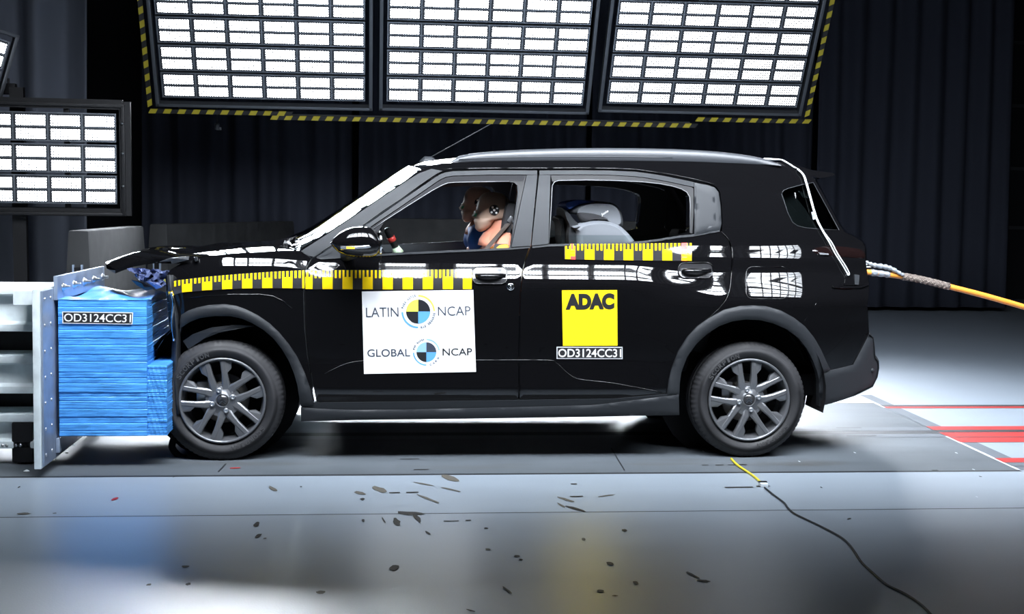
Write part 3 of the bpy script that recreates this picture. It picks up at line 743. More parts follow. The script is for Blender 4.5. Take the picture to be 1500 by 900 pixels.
for u in (4, 10, 23, 30): p = P(u, 653, -.06); k.lathe([(.008, 0), (.008, .003), (0, .004)], p, (0, -1, 0), 8)
k.build('beam_rivets', 'bolt', bar)

# ------------------------------------------------------------------ cables on the floor
def floor_tube(px, r, n=8): return [Vector((p.x, p.y, r)) for p in catmull([G(u, v) for u, v in px], n)]
t = MB().tube(floor_tube([(1071, 674), (1081, 684), (1096, 694), (1107, 702), (1116, 711)], .006), .006, 6).build('wire', 'cordyellow')
tag(t, 'yellow wire on the floor from the rear tyre to the small plug', 'wire')
b = MB().tube([p for p in floor_tube([(1120, 716), (1132, 726), (1148, 738), (1154, 746), (1163, 754), (1181, 763), (1204, 774), (1230, 788), (1243, 799), (1252, 811), (1262, 826), (1279, 842), (1299, 859), (1325, 872), (1345, 885), (1360, 899), (1372, 915), (1376, 940)], .0045)], .0045, 6)
tag(b.build('cable', 'cordblack'), 'thin black cable snaking across the floor to the bottom edge', 'cable')
t = thing('cable_plug', 'small plug joining yellow wire and black cable on the floor', 'plug', G(1118, 713))
q = G(1118, 713); b = MB().box(q+Vector((0, 0, .009)), (.035, .05, .018)); b.build('housing', 'cordwhite', t, bevel=.003)
b = MB().box(q+Vector((0, .012, .02)), (.04, .02, .006)); b.build('cover', 'blackmetal', t, bevel=.002)

for nm, u, v, sz, m, lb in (('paint_chip', 39, 691, .022, 'cordwhite', 'small white chip lying on the floor left of the barrier plate foot'), ('plastic_chip', 98, 664.5, .014, 'cordblack', 'small black chip lying on the floor below the blue block'),
                            ('paint_chip', 107, 652.5, .018, 'cordwhite', 'small white chip lying on the floor under the blue block')):
    q = G(u, v); r = random.Random(u); b = MB(); n = 6
    lo = [q+Vector((sz*(.6+.5*r.random())*math.cos(2*math.pi*i/n), .6*sz*(.6+.5*r.random())*math.sin(2*math.pi*i/n), 0.0015)) for i in range(n)]
    b.loft([lo, [p*.3+q*.7+Vector((0, 0, sz*.35)) for p in lo]], smooth=False); tag(b.build(nm, m), lb, 'debris')
# ================================================================== THE CAR
car = thing('suv', 'crashed black SUV with roof rails and test stickers, its nose in the blue block', 'car', (.55, HALF, 0))
def tag_part(o, label): o['label'] = label; return o
# ---- outlines measured in the photograph
ARCH_F_OUT = [(264, 470), (266, 461), (276, 455), (289, 450.5), (306, 447), (329, 445.6), (346, 448), (361, 453.5), (378, 462), (395, 474), (409, 487), (423, 504), (435, 522), (446, 545), (454, 568), (460, 593)]
ARCH_F_IN = [(264, 489), (266, 480), (278, 472), (293, 466), (315, 463), (338, 463), (355, 467), (370, 473.5), (386, 483), (401, 496), (413, 511), (423, 528), (431, 547), (436, 565), (440.6, 595)]
ARCH_R_OUT = [(976, 580), (979, 558), (983, 541), (993, 515), (1007, 493), (1021, 478), (1038, 466), (1060, 454), (1084, 448.4), (1103, 447.6), (1122, 448.8), (1143, 455), (1162, 465.5), (1178, 478), (1191, 494), (1201, 511), (1209, 529), (1215, 541)]
ARCH_R_IN = [(994, 580), (995, 560), (997.5, 544), (1006, 522), (1019, 504), (1035, 489), (1053, 477.5), (1071, 471), (1091, 468), (1113, 469), (1134, 474.5), (1152, 482.5), (1168.5, 495), (1181, 511), (1190, 529), (1196, 545), (1199, 560)]
SEAM_A = [(457, 379), (448, 396), (445.5, 430), (447, 480), (451, 520), (457, 560), (462, 588)]
SEAM_B = [(777, 361), (770, 380), (765, 400), (762, 430), (760.5, 500), (760, 584)]
SEAM_C = [(1056, 339), (1068, 352), (1073, 370), (1071.5, 400), (1068, 428), (1058, 447), (1038, 466)]
FRAME_TOP = [(787, 249.5), (720, 249), (662, 250.5), (648, 253), (638, 258.5), (612, 276), (586, 295), (560, 312), (537, 329), (505, 350), (478, 367), (457, 379)]
REAR_TOP = [(789.5, 249.5), (850, 249), (890, 249.3), (930, 251.2), (952, 254), (976, 258), (1016, 266.5), (1038, 271), (1048, 275), (1053.5, 282), (1056, 300), (1057.5, 327), (1056, 339)]
WIN_F = [(546, 371), (553, 341), (562, 325), (600, 301), (632, 281), (648, 272.5), (656, 269.5), (665, 268.5), (700, 267.6), (746, 267), (753, 268.5), (757.5, 273), (758.5, 282), (752, 330), (747.5, 357), (746, 363.5), (700, 366), (620, 369.5)]
WIN_R = [(803.5, 357.5), (806, 320), (808.5, 272), (811, 267), (817, 265), (860, 264.6), (900, 265.2), (940, 267.2), (967, 270), (985, 273.5), (998, 277.5), (1006, 282), (1010, 289), (1010.7, 300), (1010, 341), (990, 346), (967, 350), (940, 353.5), (913, 355.5), (860, 357)]
QWIN = [(1145, 284), (1148, 279), (1155, 276), (1176, 270.4), (1191, 267.5), (1210, 302), (1229, 337), (1212, 336.8), (1180, 334), (1168, 331), (1161, 326), (1154, 312)]
FENDER = [(247, 470), (244, 430), (243, 405), (250, 395), (268, 384.5), (300, 377), (350, 371.5), (400, 369), (440, 368)]+[(u-1.2, v) for u, v in SEAM_A]+ARCH_F_IN[::-1][:-1]+[(262, 492), (256, 500)]
FDOOR = [(u+1.2, v) for u, v in SEAM_A]+[(470, 590), (600, 588), (758.8, 585)]+[(u-1.1, v) for u, v in SEAM_B[::-1]]+[(787, 252)]+FRAME_TOP[:-1]
RDOOR = [(u+1.1, v) for u, v in SEAM_B]+[]
RDOOR = [(761.2, 585)]+[(u+1.1, v) for u, v in SEAM_B[::-1]][1:]+[(789.5, 252)]+REAR_TOP[:-1]+[(u-1.2, v) for u, v in SEAM_C]+[(1021, 480), (1008, 497), (992, 522), (985, 545), (981, 566), (978, 581), (900, 583)]
ROOF_EDGE = [(440, 366.5), (475, 344), (506, 323.5), (540, 300.5), (573, 278.5), (600, 260), (616, 249), (630, 243), (645, 239.5), (700, 236.5), (800, 235.5), (900, 235.5), (1000, 236.5), (1060, 238), (1100, 239.5), (1150, 243.5), (1178, 248.5), (1193, 262)]
TAIL_EDGE = [(1193, 262), (1202, 278), (1215, 302), (1229, 328), (1237, 340), (1250, 346), (1263, 354), (1267, 362), (1268, 382), (1271, 405), (1273, 420), (1272, 436), (1270.5, 447), (1272, 470), (1273, 489)]
BODY = ROOF_EDGE+TAIL_EDGE[1:]+[(1262, 511), (1250, 535), (1225, 541), (1208, 545), (1199, 550)]+ARCH_R_IN[::-1][2:-6]+[(1056, 478), (1048, 474)]+[(u+1.2, v) for u, v in SEAM_C[::-1]]+[(u+1.0, v-1.2) for u, v in REAR_TOP[::-1][1:-3]]+[(976, 256.8), (930, 250), (890, 248.1), (850, 247.8), (788, 248.2)]+[(u-.6, v-1.2) for u, v in FRAME_TOP[1:]]
ins = dict(inner='trim')
panel('front_fender', [FENDER], 'paint', car, 0, .03, .045, .02, mirror=True, **ins)
panel('front_door', [FDOOR, WIN_F], 'paint', car, 0, .085, .045, .018, mirror=True, **ins)
panel('rear_door', [RDOOR, WIN_R], 'paint', car, 0, .085, .045, .018, mirror=True, **ins)
panel('body_shell', [BODY, QWIN], 'paint', car, 0, .07, .045, .018, mirror=True, **ins)
# ---- arch cladding, sills, bumper skin
panel('wheel_arch_cladding', [ARCH_F_OUT+ARCH_F_IN[::-1]], 'plastic', car, .026, .06, .03, .012, crown=(.012, .028), mirror=True)
panel('wheel_arch_cladding', [ARCH_R_OUT+[(1205, 546), (1199, 560)]+ARCH_R_IN[::-1]], 'plastic', car, .026, .06, .03, .012, crown=(.012, .028), mirror=True)
SILL = [(441, 596), (462, 598), (490, 599.5), (520, 600.2), (600, 599.6), (700, 597.5), (800, 595), (866, 593.2), (890, 590.5), (930, 585.5), (970, 580.5), (993, 577.2), (994, 607.5), (880, 610), (700, 612.8), (520, 614.8), (441, 617)]
panel('sill_cladding', [SILL], 'plastic', car, .030, .08, .05, .012, crown=(.010, .016), mirror=True)
panel('sill_cladding', [[(446, 590), (600, 588.5), (760, 586), (900, 584), (992, 576), (970, 581.5), (930, 586.8), (890, 591.8), (866, 594.5), (700, 599), (600, 601), (520, 601.5), (462, 599.5), (441, 597.5)]], 'plastic', car, .012, .06, .05, .012, mirror=True)
BUMP = [(1199, 546), (1225, 540.5), (1249.5, 534.5), (1262, 511), (1273, 489.5), (1279, 494), (1281, 510), (1282, 526), (1287, 529), (1287.4, 540), (1285, 553), (1278, 567), (1253, 579.5), (1221, 590), (1199.5, 595.5)]
panel('rear_bumper', [BUMP], 'plastic', car, .018, .06, .03, .02, crown=(.012, .03), mirror=True)
# ---- A pillar film, window frames, B and C pillars, belt mouldings
APIL = [(441, 368), (475, 346), (506, 325.5), (540, 302.5), (573, 280.5), (600, 262.5), (614, 254), (632, 247.5), (648, 250.5), (638, 255.5), (612, 273.4), (586, 292.4), (560, 309.4), (537, 326.4), (505, 347.4), (478, 364.4), (460, 376.5), (452, 375)]
panel('pillar_trim', [APIL], 'plastic', car, .004, .006, .03, .02, mirror=True)
def band(name, a, b, m, off, depth=.008, n=60, mirror=True, crown=None):
    aa = [(p.x, p.y) for p in resample([(x, y, 0) for x, y in a], n)]; bb = [(p.x, p.y) for p in resample([(x, y, 0) for x, y in b], n)]
    return panel(name, [aa+bb[::-1]], m, car, off, depth, .04, .012, mirror=mirror, crown=crown)
band('window_frame', [(463, 377), (505, 350.5), (537, 329.5), (586, 295.5), (639, 259), (649, 253.5), (662, 251), (720, 249.5), (786.5, 250)],
     [(478, 374), (512, 352.5), (541, 333.5), (590, 300.5), (643, 264), (652, 259.5), (664, 257.5), (720, 256), (786.5, 256)], 'pillar', .008)
band('window_seal', [(486, 371.5), (513, 353.5), (542, 334.5), (591, 301.2), (644, 264.8), (653, 260.3), (665, 258.2), (720, 256.7), (770, 256.7)],
     [(546, 362), (551, 345), (563, 324.5), (600, 300), (646, 272.5), (656, 268.8), (665, 267.8), (720, 266.6), (766, 266.5)], 'tapegrey', .004)
panel('window_seal', [[(746, 266.6), (770.6, 257), (748, 363), (746.5, 363), (753, 330), (759.3, 282), (758.2, 272.5), (753.4, 267.8)]], 'seal', car, .004, .008, .03, .012, mirror=True)
panel('pillar_cover', [[(771.5, 256.6), (787, 256.4), (777, 360.2), (749, 362)]], 'pillar', car, .009, .010, .03, .02, mirror=True)
panel('pillar_cover', [[(789.6, 256.4), (806, 256.6), (803, 357.3), (778.5, 360)]], 'pillar', car, .009, .010, .03, .02, mirror=True)
band('window_frame', [(790, 250), (850, 249.6), (890, 250), (930, 251.8), (952, 254.6), (976, 258.6), (1016, 267)], [(790, 256), (850, 255.8), (890, 256.2), (930, 258.4), (950, 261), (974, 265.2), (1016, 274)], 'pillar', .008)
band('window_seal', [(806.6, 256.6), (850, 256.4), (890, 256.8), (930, 259), (950, 261.6), (974, 265.8), (1015.5, 274.6), (1015.6, 310), (1014, 342)], [(809, 266.3), (850, 264), (890, 264.6), (940, 266.6), (967, 269.4), (986, 273), (1008, 282), (1011.2, 300), (1010.6, 342)], 'seal', .004)
panel('pillar_cover', [[(1017, 267.5), (1036, 271.2), (1046.5, 274.8), (1052.3, 282), (1055, 300), (1056.6, 327), (1054.5, 337), (1036, 341), (1017, 345.5)]], 'pillar', car, .010, .011, .02, .015, crown=(.006, .01), mirror=True)
panel('pillar_cover', [[(1019, 272), (1036, 277.5), (1043, 281), (1046, 287), (1047.6, 310), (1048, 326), (1045, 331), (1034, 336), (1019, 341)]], 'pillar', car, .0125, .004, .02, .015, crown=(.002, .006), mirror=True)
tube_px([(545.5, 336), (562.5, 324), (600, 300), (632, 280), (648, 271.3), (656, 268.3), (665, 267.4), (700, 266.6), (746, 266)], .0022, .006, mirror=True).build('window_moulding', 'trimline', car)
tube_px([(757.9, 273), (758.9, 282), (752.5, 330), (748, 357)], .003, .004, mirror=True).build('window_moulding', 'pillar', car)
tube_px([(804, 357), (806.5, 320), (809, 272), (812, 267), (818, 264.6), (860, 264), (900, 264.6), (940, 266.6), (967, 269.4), (985, 272.9), (998, 277), (1006, 281.6), (1010.2, 289), (1011, 300), (1010.6, 341)], .0022, .006, mirror=True).build('window_moulding', 'trimline', car)
BELT = [(536, 374.5), (560, 373.2), (620, 370.2), (700, 366.6), (746, 364.4), (776.5, 361.8)]
band('belt_moulding', [(u, v-1.3) for u, v in BELT], [(u, v+1.6) for u, v in BELT], 'pillar', .010, .012, 40, True, (.006, .006))
BELT2 = [(779.5, 361.2), (803, 358.8), (860, 357.6), (913, 356.3), (942, 354), (967, 350.8), (990, 346.8), (1017, 344), (1054, 337)]
band('belt_moulding', [(u, v-.8) for u, v in BELT2], [(u, v+2.4) for u, v in BELT2], 'pillar', .010, .012, 60, True, (.006, .006))
# black roof gutter highlight line above the frames
tube_px([(650, 248.6), (662, 247.3), (720, 246.5), (788, 246.4), (850, 246.2), (900, 246.8), (932, 248.4), (978, 254.8), (1018, 262.6), (1047, 270.4)], .002, .002, mirror=True).build('drip_rail', 'paint', car)
# ---- glass
def pane(name, poly, m, off, th=.004, mirror=True):
    return panel(name, [poly], m, car, off, th, .05, .03, mirror=mirror)
pane('door_glass', [(803.6, 345.2), (860, 344.6), (920, 345), (966, 345.6), (1010, 346), (1010, 350), (967, 354), (913, 359), (860, 361), (803.4, 361)], 'glass', -.02)
pane('quarter_window', [(u, v) for u, v in QWIN], 'darkglass', -.004)
tube_px(QWIN+QWIN[:1], .0022, .001, mirror=True).build('window_seal', 'plastic', car)
# ---- windscreen, hood, roof, tailgate: lofted across the car
def cross(pts, bulge, rise, n=41, yoff=0.0, both=True):
    """pts: near-edge points; each becomes a cross-car curve, bulging along (-X or +X) and Z"""
    out = []
    for p, bu, ri in zip(pts, bulge, rise):
        hw = HALF-p.y-yoff; r = []
        for j in range(n):
            t = -1+2*j/(n-1); q = 1-abs(t)**2.0
            r.append((p.x+bu*q, HALF+hw*t, p.z+ri*q))
        out.append(r)
    return out
def edge_pts(px, n, off=0.0): return [S(u, v, off) for u, v in [(p.x, p.y) for p in resample([(a, b, 0) for a, b in px], n)]]
ws = edge_pts([(430, 363.5), (475, 344), (506, 323.5), (540, 300.5), (573, 278.5), (600, 260), (618, 248.5)], 12)
MB().loft(cross(ws, [-.13+.06*i/11 for i in range(12)], [.015+.022*i/11 for i in range(12)]), closed=False, cap=False).build('windscreen', 'glass', car)
rf = edge_pts(ROOF_EDGE[6:], 30)
MB().loft(cross(rf, [-.06*(1-i/29)**2 for i in range(30)], [.030+.03*math.sin(math.pi*min(1, i/22)) if i < 22 else .03 for i in range(30)]), closed=False, cap=False).build('roof_panel', 'paint', car)
te = edge_pts(TAIL_EDGE, 34); up = [i for i in range(34) if te[i].z > 1.13]
tw = cross(te, [.14]*34, [.0]*34)
MB().loft([r for r, p in zip(tw, te) if p.z > 1.10], closed=False, cap=False).build('tailgate_window', 'darkglass', car)
MB().loft([r for r, p in zip(tw, te) if p.z <= 1.12], closed=False, cap=False).build('tailgate', 'paint', car)
be = edge_pts([(1273, 489.5), (1279, 494), (1281, 510), (1282, 526), (1287, 529), (1287.4, 540), (1285, 553), (1278, 567), (1253, 579.5)], 22, .018)
MB().loft(cross(be, [.13]*14+[.13-.01*i for i in range(8)], [0]*22), closed=False, cap=False).build('bumper_centre', 'plastic', car)
# hood: crumpled, front edge peeled up over the block
hd = [S(u, v, .0) for u, v in [(438, 367.5), (420, 367), (400, 368), (375, 369.6), (350, 370.6), (325, 373), (300, 375.8), (280, 378.5), (262, 380), (245, 379.8)]]
pfr = [P(u, v, .26) for u, v in ((229, 379.5), (212, 381.5), (196, 384.8), (181, 389.8), (169, 394.6))]
rows = []; NH = 41
for i, p in enumerate(hd+pfr):
    y0 = p.y+(.004 if i < 9 else 0); r = []
    k = i/(len(hd)+len(pfr)-1)
    for j in range(NH):
        t = -1+2*j/(NH-1); q = 1-abs(t)**5; y = HALF+(HALF-y0)*t
        z = p.z+.030*q; x = p.x-(.10*q if i > 9 else .05*q*k)
        # buckles: hinge-line fold across the middle and creases near the struck corner
        cr = .016*math.exp(-((k-.45)/.09)**2)*math.sin(t*5.2+1)*(1-abs(t)**6)+.020*math.exp(-((k-.72)/.12)**2)*math.sin(t*7.5+k*9)*(1-abs(t)**6)*.6
        if t > .2: x += .06*k*k*(t-.2)
        z += cr+(.035*k**2*max(0, t)*(1-t))
        r.append((x, y, z))
    rows.append(r)
hood = MB(); hood.loft(rows, closed=False, cap=False)
lower = [[(x, y, z-.022) for x, y, z in r] for r in rows]
hood.loft([r[::-1] for r in lower], closed=False, cap=False, m=1)
for s in (0, -1):
    hood.loft([[a[s], b_[s]] if s == 0 else [b_[s], a[s]] for a, b_ in zip(rows, lower)], closed=False, cap=False)
hood.loft([lower[-1], rows[-1]], closed=False, cap=False); hood.loft([rows[0], lower[0]], closed=False, cap=False)
hood.build('hood', ['paint', 'dark'], car)
# torn wiper cowl at the foot of the windscreen
rr = random.Random(5)
def shard(name, pts, m, th=.004, d=(0, 1, 0)):
    """bent scrap: polygon fan with thickness"""
    b = MB(); P_ = [Vector(p) for p in pts]; d = Vector(d)*th; n = len(P_); c = sum(P_, Vector())/n+Vector((0, -.012, .01))
    vs = P_+[c]+[p+d for p in P_]+[c+d]
    fs = [(i, (i+1) % n, n) for i in range(n)]+[((i+1) % n+n+1, i+n+1, 2*n+1) for i in range(n)]+[(i, i+n+1, (i+1) % n+n+1, (i+1) % n) for i in range(n)]
    return b.add(vs, fs, 0, False).build(name, m, car)
for yq, pts in ((.22, [(397, 361), (406, 352), (420, 348.5), (434, 346), (424, 353), (426, 362), (414, 360)]), (.3, [(408, 362), (417, 350), (422, 349), (419, 362)]), (.26, [(425, 354), (432, 347), (435, 346.5), (428, 362)])):
    shard('cowl_scrap', [P(u, v, yq+.03*rr.random()) for u, v in pts], 'paint')
rj = random.Random(21); rowsH = []; mpH = quadmap([(187, 393), (249, 397), (242, 421), (205, 412)])
for j in range(7):
    rowsH.append([P(*(mpH(i/12, j/6)+np.array([rj.uniform(-2, 2), rj.uniform(-1.6, 1.6)])), .085+.030*rj.uniform(-1, 1)-.02*math.sin(i*1.3+j)) for i in range(13)])
hb_ = MB(); hb_.loft(rowsH, closed=False, cap=False, smooth=False); hb_.loft([[p+Vector((0, .008, 0)) for p in r][::-1] for r in rowsH], closed=False, cap=False, smooth=False)
hb_.build('headlamp', 'plasticblue', car)
for yq, m, pts in (
                   (.14, 'silver', [(196, 404), (213, 399), (236, 405), (218, 411)]), (.05, 'plasticblue', [(212, 412), (232, 414), (238, 421), (229, 424)]), (.06, 'paint', [(192, 410), (210, 414), (226, 423), (214, 426), (200, 418)])):
    shard('headlamp_scrap', [P(u, v, yq+.02*rr.random()) for u, v in pts], m, .006)
for pts, m in (([(233, 384), (248, 378), (277, 375.5), (276, 381), (252, 387), (250, 383)], 'silver'), ([(283, 377), (289, 376), (290, 382), (286, 383.5)], 'silver')):
    shard('headlamp_scrap', [S(u, v, .018+.01*rr.random()) for u, v in pts], 'paint' if m == 'x' else 'plastic', .01)
# crushed front corner: bumper skin hanging down beside the tyre, torn edge with yellow tape scraps
b = MB(); ring = []
for (u, v, wd) in ((249, 403, 14), (250, 430, 13), (257, 460, 14), (259, 490, 13), (258, 520, 13), (258, 560, 14), (259, 590, 16), (262, 607, 15)):
    r_ = []
    for j in range(9):
        t = j/8; p = P(u-wd/2+wd*t, v, .10-.07*math.sin(math.pi*t)); r_.append((p.x, p.y+.012*math.sin(v*.13+t*4), p.z))
    for j in range(8, -1, -1):
        t = j/8; p = P(u-wd/2+wd*t, v, .13-.03*math.sin(math.pi*t)); r_.append((p.x, p.y, p.z))
    ring.append(r_)
b.loft(ring); b.build('bumper_skin', 'plastic', car)
b = MB(); b.tube(catmull([P(251, 428, .02), P(254, 445, .01), P(252, 470, .02), P(255, 500, .02)], 5), .006, 6); b.build('torn_edge', 'chrome', car)
# front structure behind the skin, pushed back
b = MB(); b.box((-.86, HALF+.05, .62), (.28, 1.30, .55)); b.box((-.62, HALF, .62), (.5, .95, .5)); b.build('engine_bay', 'dark', car, bevel=.03)
b = MB(); b.tube(catmull([P(256, 640, .2), P(252, 655, .18), P(262, 668, .15), P(272, 672, .14)], 5), .018, 8); b.build('torn_underliner', 'dark', car)
# arch liner scrap over the front tyre
shard('arch_liner', [S(u, v, -.02) for u, v in ((268, 500), (282, 490), (310, 480), (345, 476), (372, 478), (350, 482), (320, 488), (295, 498), (276, 512))], 'plastic', .01)
# ---- underbody, wheel wells
b = MB(); b.box((.62, HALF, .31), (1.75, 1.56, .10)); b.box((2.2, HALF, .36), (.62, 1.30, .12)); b.build('floor_pan', 'dark', car, bevel=.01)
for xc, zc, R in ((-.78, .34, .40), (1.93, .34, .42)):
    for s in (0, 1):
        b = MB(); rings = []
        for yy in (.035, .34):
            y = yy if s == 0 else 2*HALF-yy
            rings.append([(xc+R*math.cos(a), y, zc+R*math.sin(a)) for a in np.linspace(-.25, math.pi+.25, 22)])
        b.loft(rings, closed=False, cap=False)
        y = .34 if s == 0 else 2*HALF-.34
        b.add([(xc, y, zc)]+[(xc+R*math.cos(a), y, zc+R*math.sin(a)) for a in np.linspace(0, 2*math.pi, 24)], [(0, i, i+1) for i in range(1, 24)])
        b.build('wheel_well_liner', 'dark', car)
b = MB(); b.tube([(1.93, .25, .31), (1.93, 2*HALF-.25, .31)], .035, 8); b.tube([(-.75, .25, .30), (-.75, 2*HALF-.25, .30)], .03, 8); b.tube([(1.3, 1.0, .22), (2.3, 1.0, .24)], .04, 8); b.build('axle', 'blackmetal', car)

# ---- wheels
def wheel(parent, c, R, rr_, side, phase, flat=.0):
    """c: centre of the outer face; side -1 towards the camera"""
    c = Vector(c); ax = Vector((0, side, 0)); wd = .205
    tp = [(rr_-.002, -.020), (rr_+.010, -.004), (rr_+.03, .006), (rr_+.055, .010), (R-.050, .006), (R-.026, -.004), (R-.012, -.014), (R-.005, -.024), (R-.001, -.036), (R, -.058), (R-.006, -.060), (R-.006, -.066), (R+.001, -.068), (R+.002, -.097), (R-.005, -.099), (R-.005, -.106), (R+.002, -.108), (R+.001, -.137), (R-.006, -.139), (R-.006, -.145), (R, -.147), (R-.004, -.17), (R-.02, -.195), (R-.05, -.205), (rr_, -.19), (rr_-.012, -.10), (rr_-.002, -.020)]
    tyre = MB(); n_ = 288; ring_ = []
    aa_ = Vector((0, 0, 1)); bb_ = ax.cross(aa_)
    for (r_, h_) in tp:                                  # lathe with shallow shoulder notches and grooves
        rr2 = []
        for j in range(n_):
            q_ = r_
            if r_ > R-.024 and (-.06 < h_ < -.0 or h_ < -.15): q_ -= .0035 if j % 4 == 0 else 0
            t_ = 2*math.pi*j/n_; rr2.append(c+ax*h_+(aa_*math.cos(t_)+bb_*math.sin(t_))*q_)
        ring_.append(rr2)
    tyre.loft(ring_, cap=False)
    if flat:
        tyre.v = [(x, y, max(z, flat*0+.0)) for x, y, z in tyre.v]
    # contact patch: bulge a little where it meets the ground
    def sq(p):
        x, y, z = p
        if z < .05: y = y+side*.012*(1-z/.05)*(1 if (y-c.y)*side > -.1 else -1)
        return (x, y, max(z, .002))
    tyre.v = [sq(p) for p in tyre.v]
    ty = tyre.build('tyre', 'rubber', parent)
    # raised lettering on the side wall
    for word, a0, sgn, hgt in (('SCORPION', math.radians(150), 1, .024), ('SCORPION', math.radians(-35), 1, .022)):
        lt = MB()
        for i, chh in enumerate(word):
            V, Fc = glyphs(chh, .015); a = a0-side*-1*i*.105*sgn if side < 0 else a0+i*.105
            wch = .012 if chh == 'I' else .020
            vs = []
            for x, y in V:
                rad = R-.052-hgt+hgt*y+.0; an = a-(x-.5)*wch/rad
                vs.append(c+ax*(.0105)+Vector((math.cos(an)*rad*1, 0, math.sin(an)*rad)))
            lt.add(vs, Fc, 0, False)
        if side < 0: orient(lt.build('tyre_lettering', 'letter', ty))
    # rim barrel and lip
    rb = MB(); rb.lathe([(rr_-.004, -.022), (rr_, -.006), (rr_-.004, .002), (rr_-.012, .0), (rr_-.016, -.02), (rr_-.026, -.05), (rr_-.03, -.17), (rr_-.004, -.19)], c, ax, 64)
    rim = rb.build('rim', 'rim', parent)
    bd = MB(); bd.lathe([(.02, -.10), (.125, -.10), (.128, -.11), (.02, -.11)], c, ax, 40); bd.lathe([(.09, -.075), (.07, -.07), (.02, -.07)], c, ax, 24); bd.build('brake_disc', 'disc', parent)
    bk = MB(); bk.lathe([(0, -.150), (rr_-.03, -.150)], c, ax, 40); bk.build('hub_carrier', 'dark', parent)
    bc = MB(); bc.box(c+ax*-.09+Vector((-.105 if side < 0 else .1, 0, .03)), (.06, .06, .12)); bc.build('brake_caliper', 'steel', parent, bevel=.01)
    A3, B3 = Vector((1, 0, 0)), Vector((0, 0, 1))
    def pt(r, ang, h): return c+ax*h+(A3*math.sin(ang)*(1 if side < 0 else -1)+B3*math.cos(ang))*r
    def loc(l, t, ang, h):                               # l along the spoke, t across
        return c+ax*h+(A3*(math.sin(ang)*l+math.cos(ang)*t)*(1 if side < 0 else -1)+B3*(math.cos(ang)*l-math.sin(ang)*t))
    sp = MB()
    for k in range(5):
        a = phase+2*math.pi*k/5
        for s in (-1, 1):
            # bar: from the hub boss to the rim, nearly parallel to its twin
            st = [(.045, .026, .024, -.020), (.085, .032, .018, -.010), (.13, .036, .0145, -.006), (.175, .038, .0135, -.006), (rr_-.010, .040, .0145, -.008)]
            rings = []
            for l, t, hw, h in st:
                rings.append([loc(l, s*t-hw, a, h-.030), loc(l, s*t-hw, a, h-.004), loc(l, s*t-hw*.6, a, h+.001), loc(l, s*t+hw*.6, a, h+.001), loc(l, s*t+hw, a, h-.004), loc(l, s*t+hw, a, h-.030)])
            sp.loft(rings, smooth=False)
            # trapezoid foot that widens the spoke outwards near the rim
            o = s*.05
            f_ = [(.128, s*.046), (.152, s*.074), (rr_-.016, s*.086), (rr_-.010, s*.044)]
            r0_ = [loc(l, t, a, -.040) for l, t in f_]; r1_ = [loc(l, t, a, -.007 if i in (0, 3) else -.016) for i, (l, t) in enumerate(f_)]
            sp.loft([r0_, r1_], smooth=False, m=1)
        # web joining the twin bars near the hub
        w_ = [(.04, -.030), (.04, .030), (.098, .036), (.086, .020), (.084, -.020), (.098, -.036)]
        sp.loft([[loc(l, t, a, -.05) for l, t in w_], [loc(l, t, a, -.020) for l, t in w_]], smooth=False)
    so = sp.build('spokes', ['rim', 'rim'], rim, bevel=0)
    hb = MB(); hb.lathe([(.078, -.055), (.076, -.024), (.066, -.018), (.040, -.016), (.036, -.010), (.031, -.006), (.030, -.010), (.029, -.012), (0, -.012)], c, ax, 40); hb.build('hub', 'rim', rim)
    for k in range(4):
        a = phase+math.radians(-8)+math.pi/2*k
        q = pt(.054, a, -.02); lb_ = MB(); lb_.lathe([(.013, 0), (.0125, .016), (.009, .019), (.006, .015), (0, .015)], q, ax, 10); lb_.build('lug_bolt', 'bolt', rim)
    cp = MB(); cp.lathe([(.0285, -.012), (.027, -.007), (0, -.006)], c, ax, 28); co = cp.build('centre_cap', 'tapegrey', rim)
    ch = MB()
    for dz in (.0035, -.0075):                           # twin chevrons
        for sx in (-1, 1):
            vs = [loc(dz+.008, 0, phase*0+.0, -.0045), loc(dz-.004, sx*.015, 0, -.0045), loc(dz-.010, sx*.015, 0, -.0045), loc(dz+.001, 0, 0, -.0045)]
            ch.loft([[v-ax*.002 for v in vs], vs], smooth=False)
    ch.build('emblem', 'chrome', co)
    return ty
def wheel_thing(u, v, Y, R, rr_, side, phase):
    c = P(u, v, Y)
    e_ = bpy.data.objects.new('wheel', None); COL.objects.link(e_); e_.location = c; e_.parent = car; e_.matrix_parent_inverse = WM(car).inverted(); e_.empty_display_size = .05
    return e_, c
cF, cR = P(325.5, 587.5, .035), P(1098, 586.3, .045)
RF, RR = .325, .325
def mk(c, R, rr_, side, phase):
    c = Vector(c); return c
WHEELS = []
for (c, R, rr_, side, phase) in ((cF, cF.z+.004, .218, -1, math.radians(-11)), (cR, cR.z+.002, .218, -1, math.radians(-5)),
                                 (Vector((cF.x+.10, 2*HALF-.03, .325)), .325, .218, 1, .3), (Vector((cR.x, 2*HALF-.045, .325)), .325, .218, 1, .8)):
    WHEELS.append((c, R, rr_, side, phase))
# wheels are parts of the car: tyre and rim assemblies as parts with their pieces below them
for (c, R, rr_, side, phase) in WHEELS: wheel(car, c, R, rr_, side, phase)
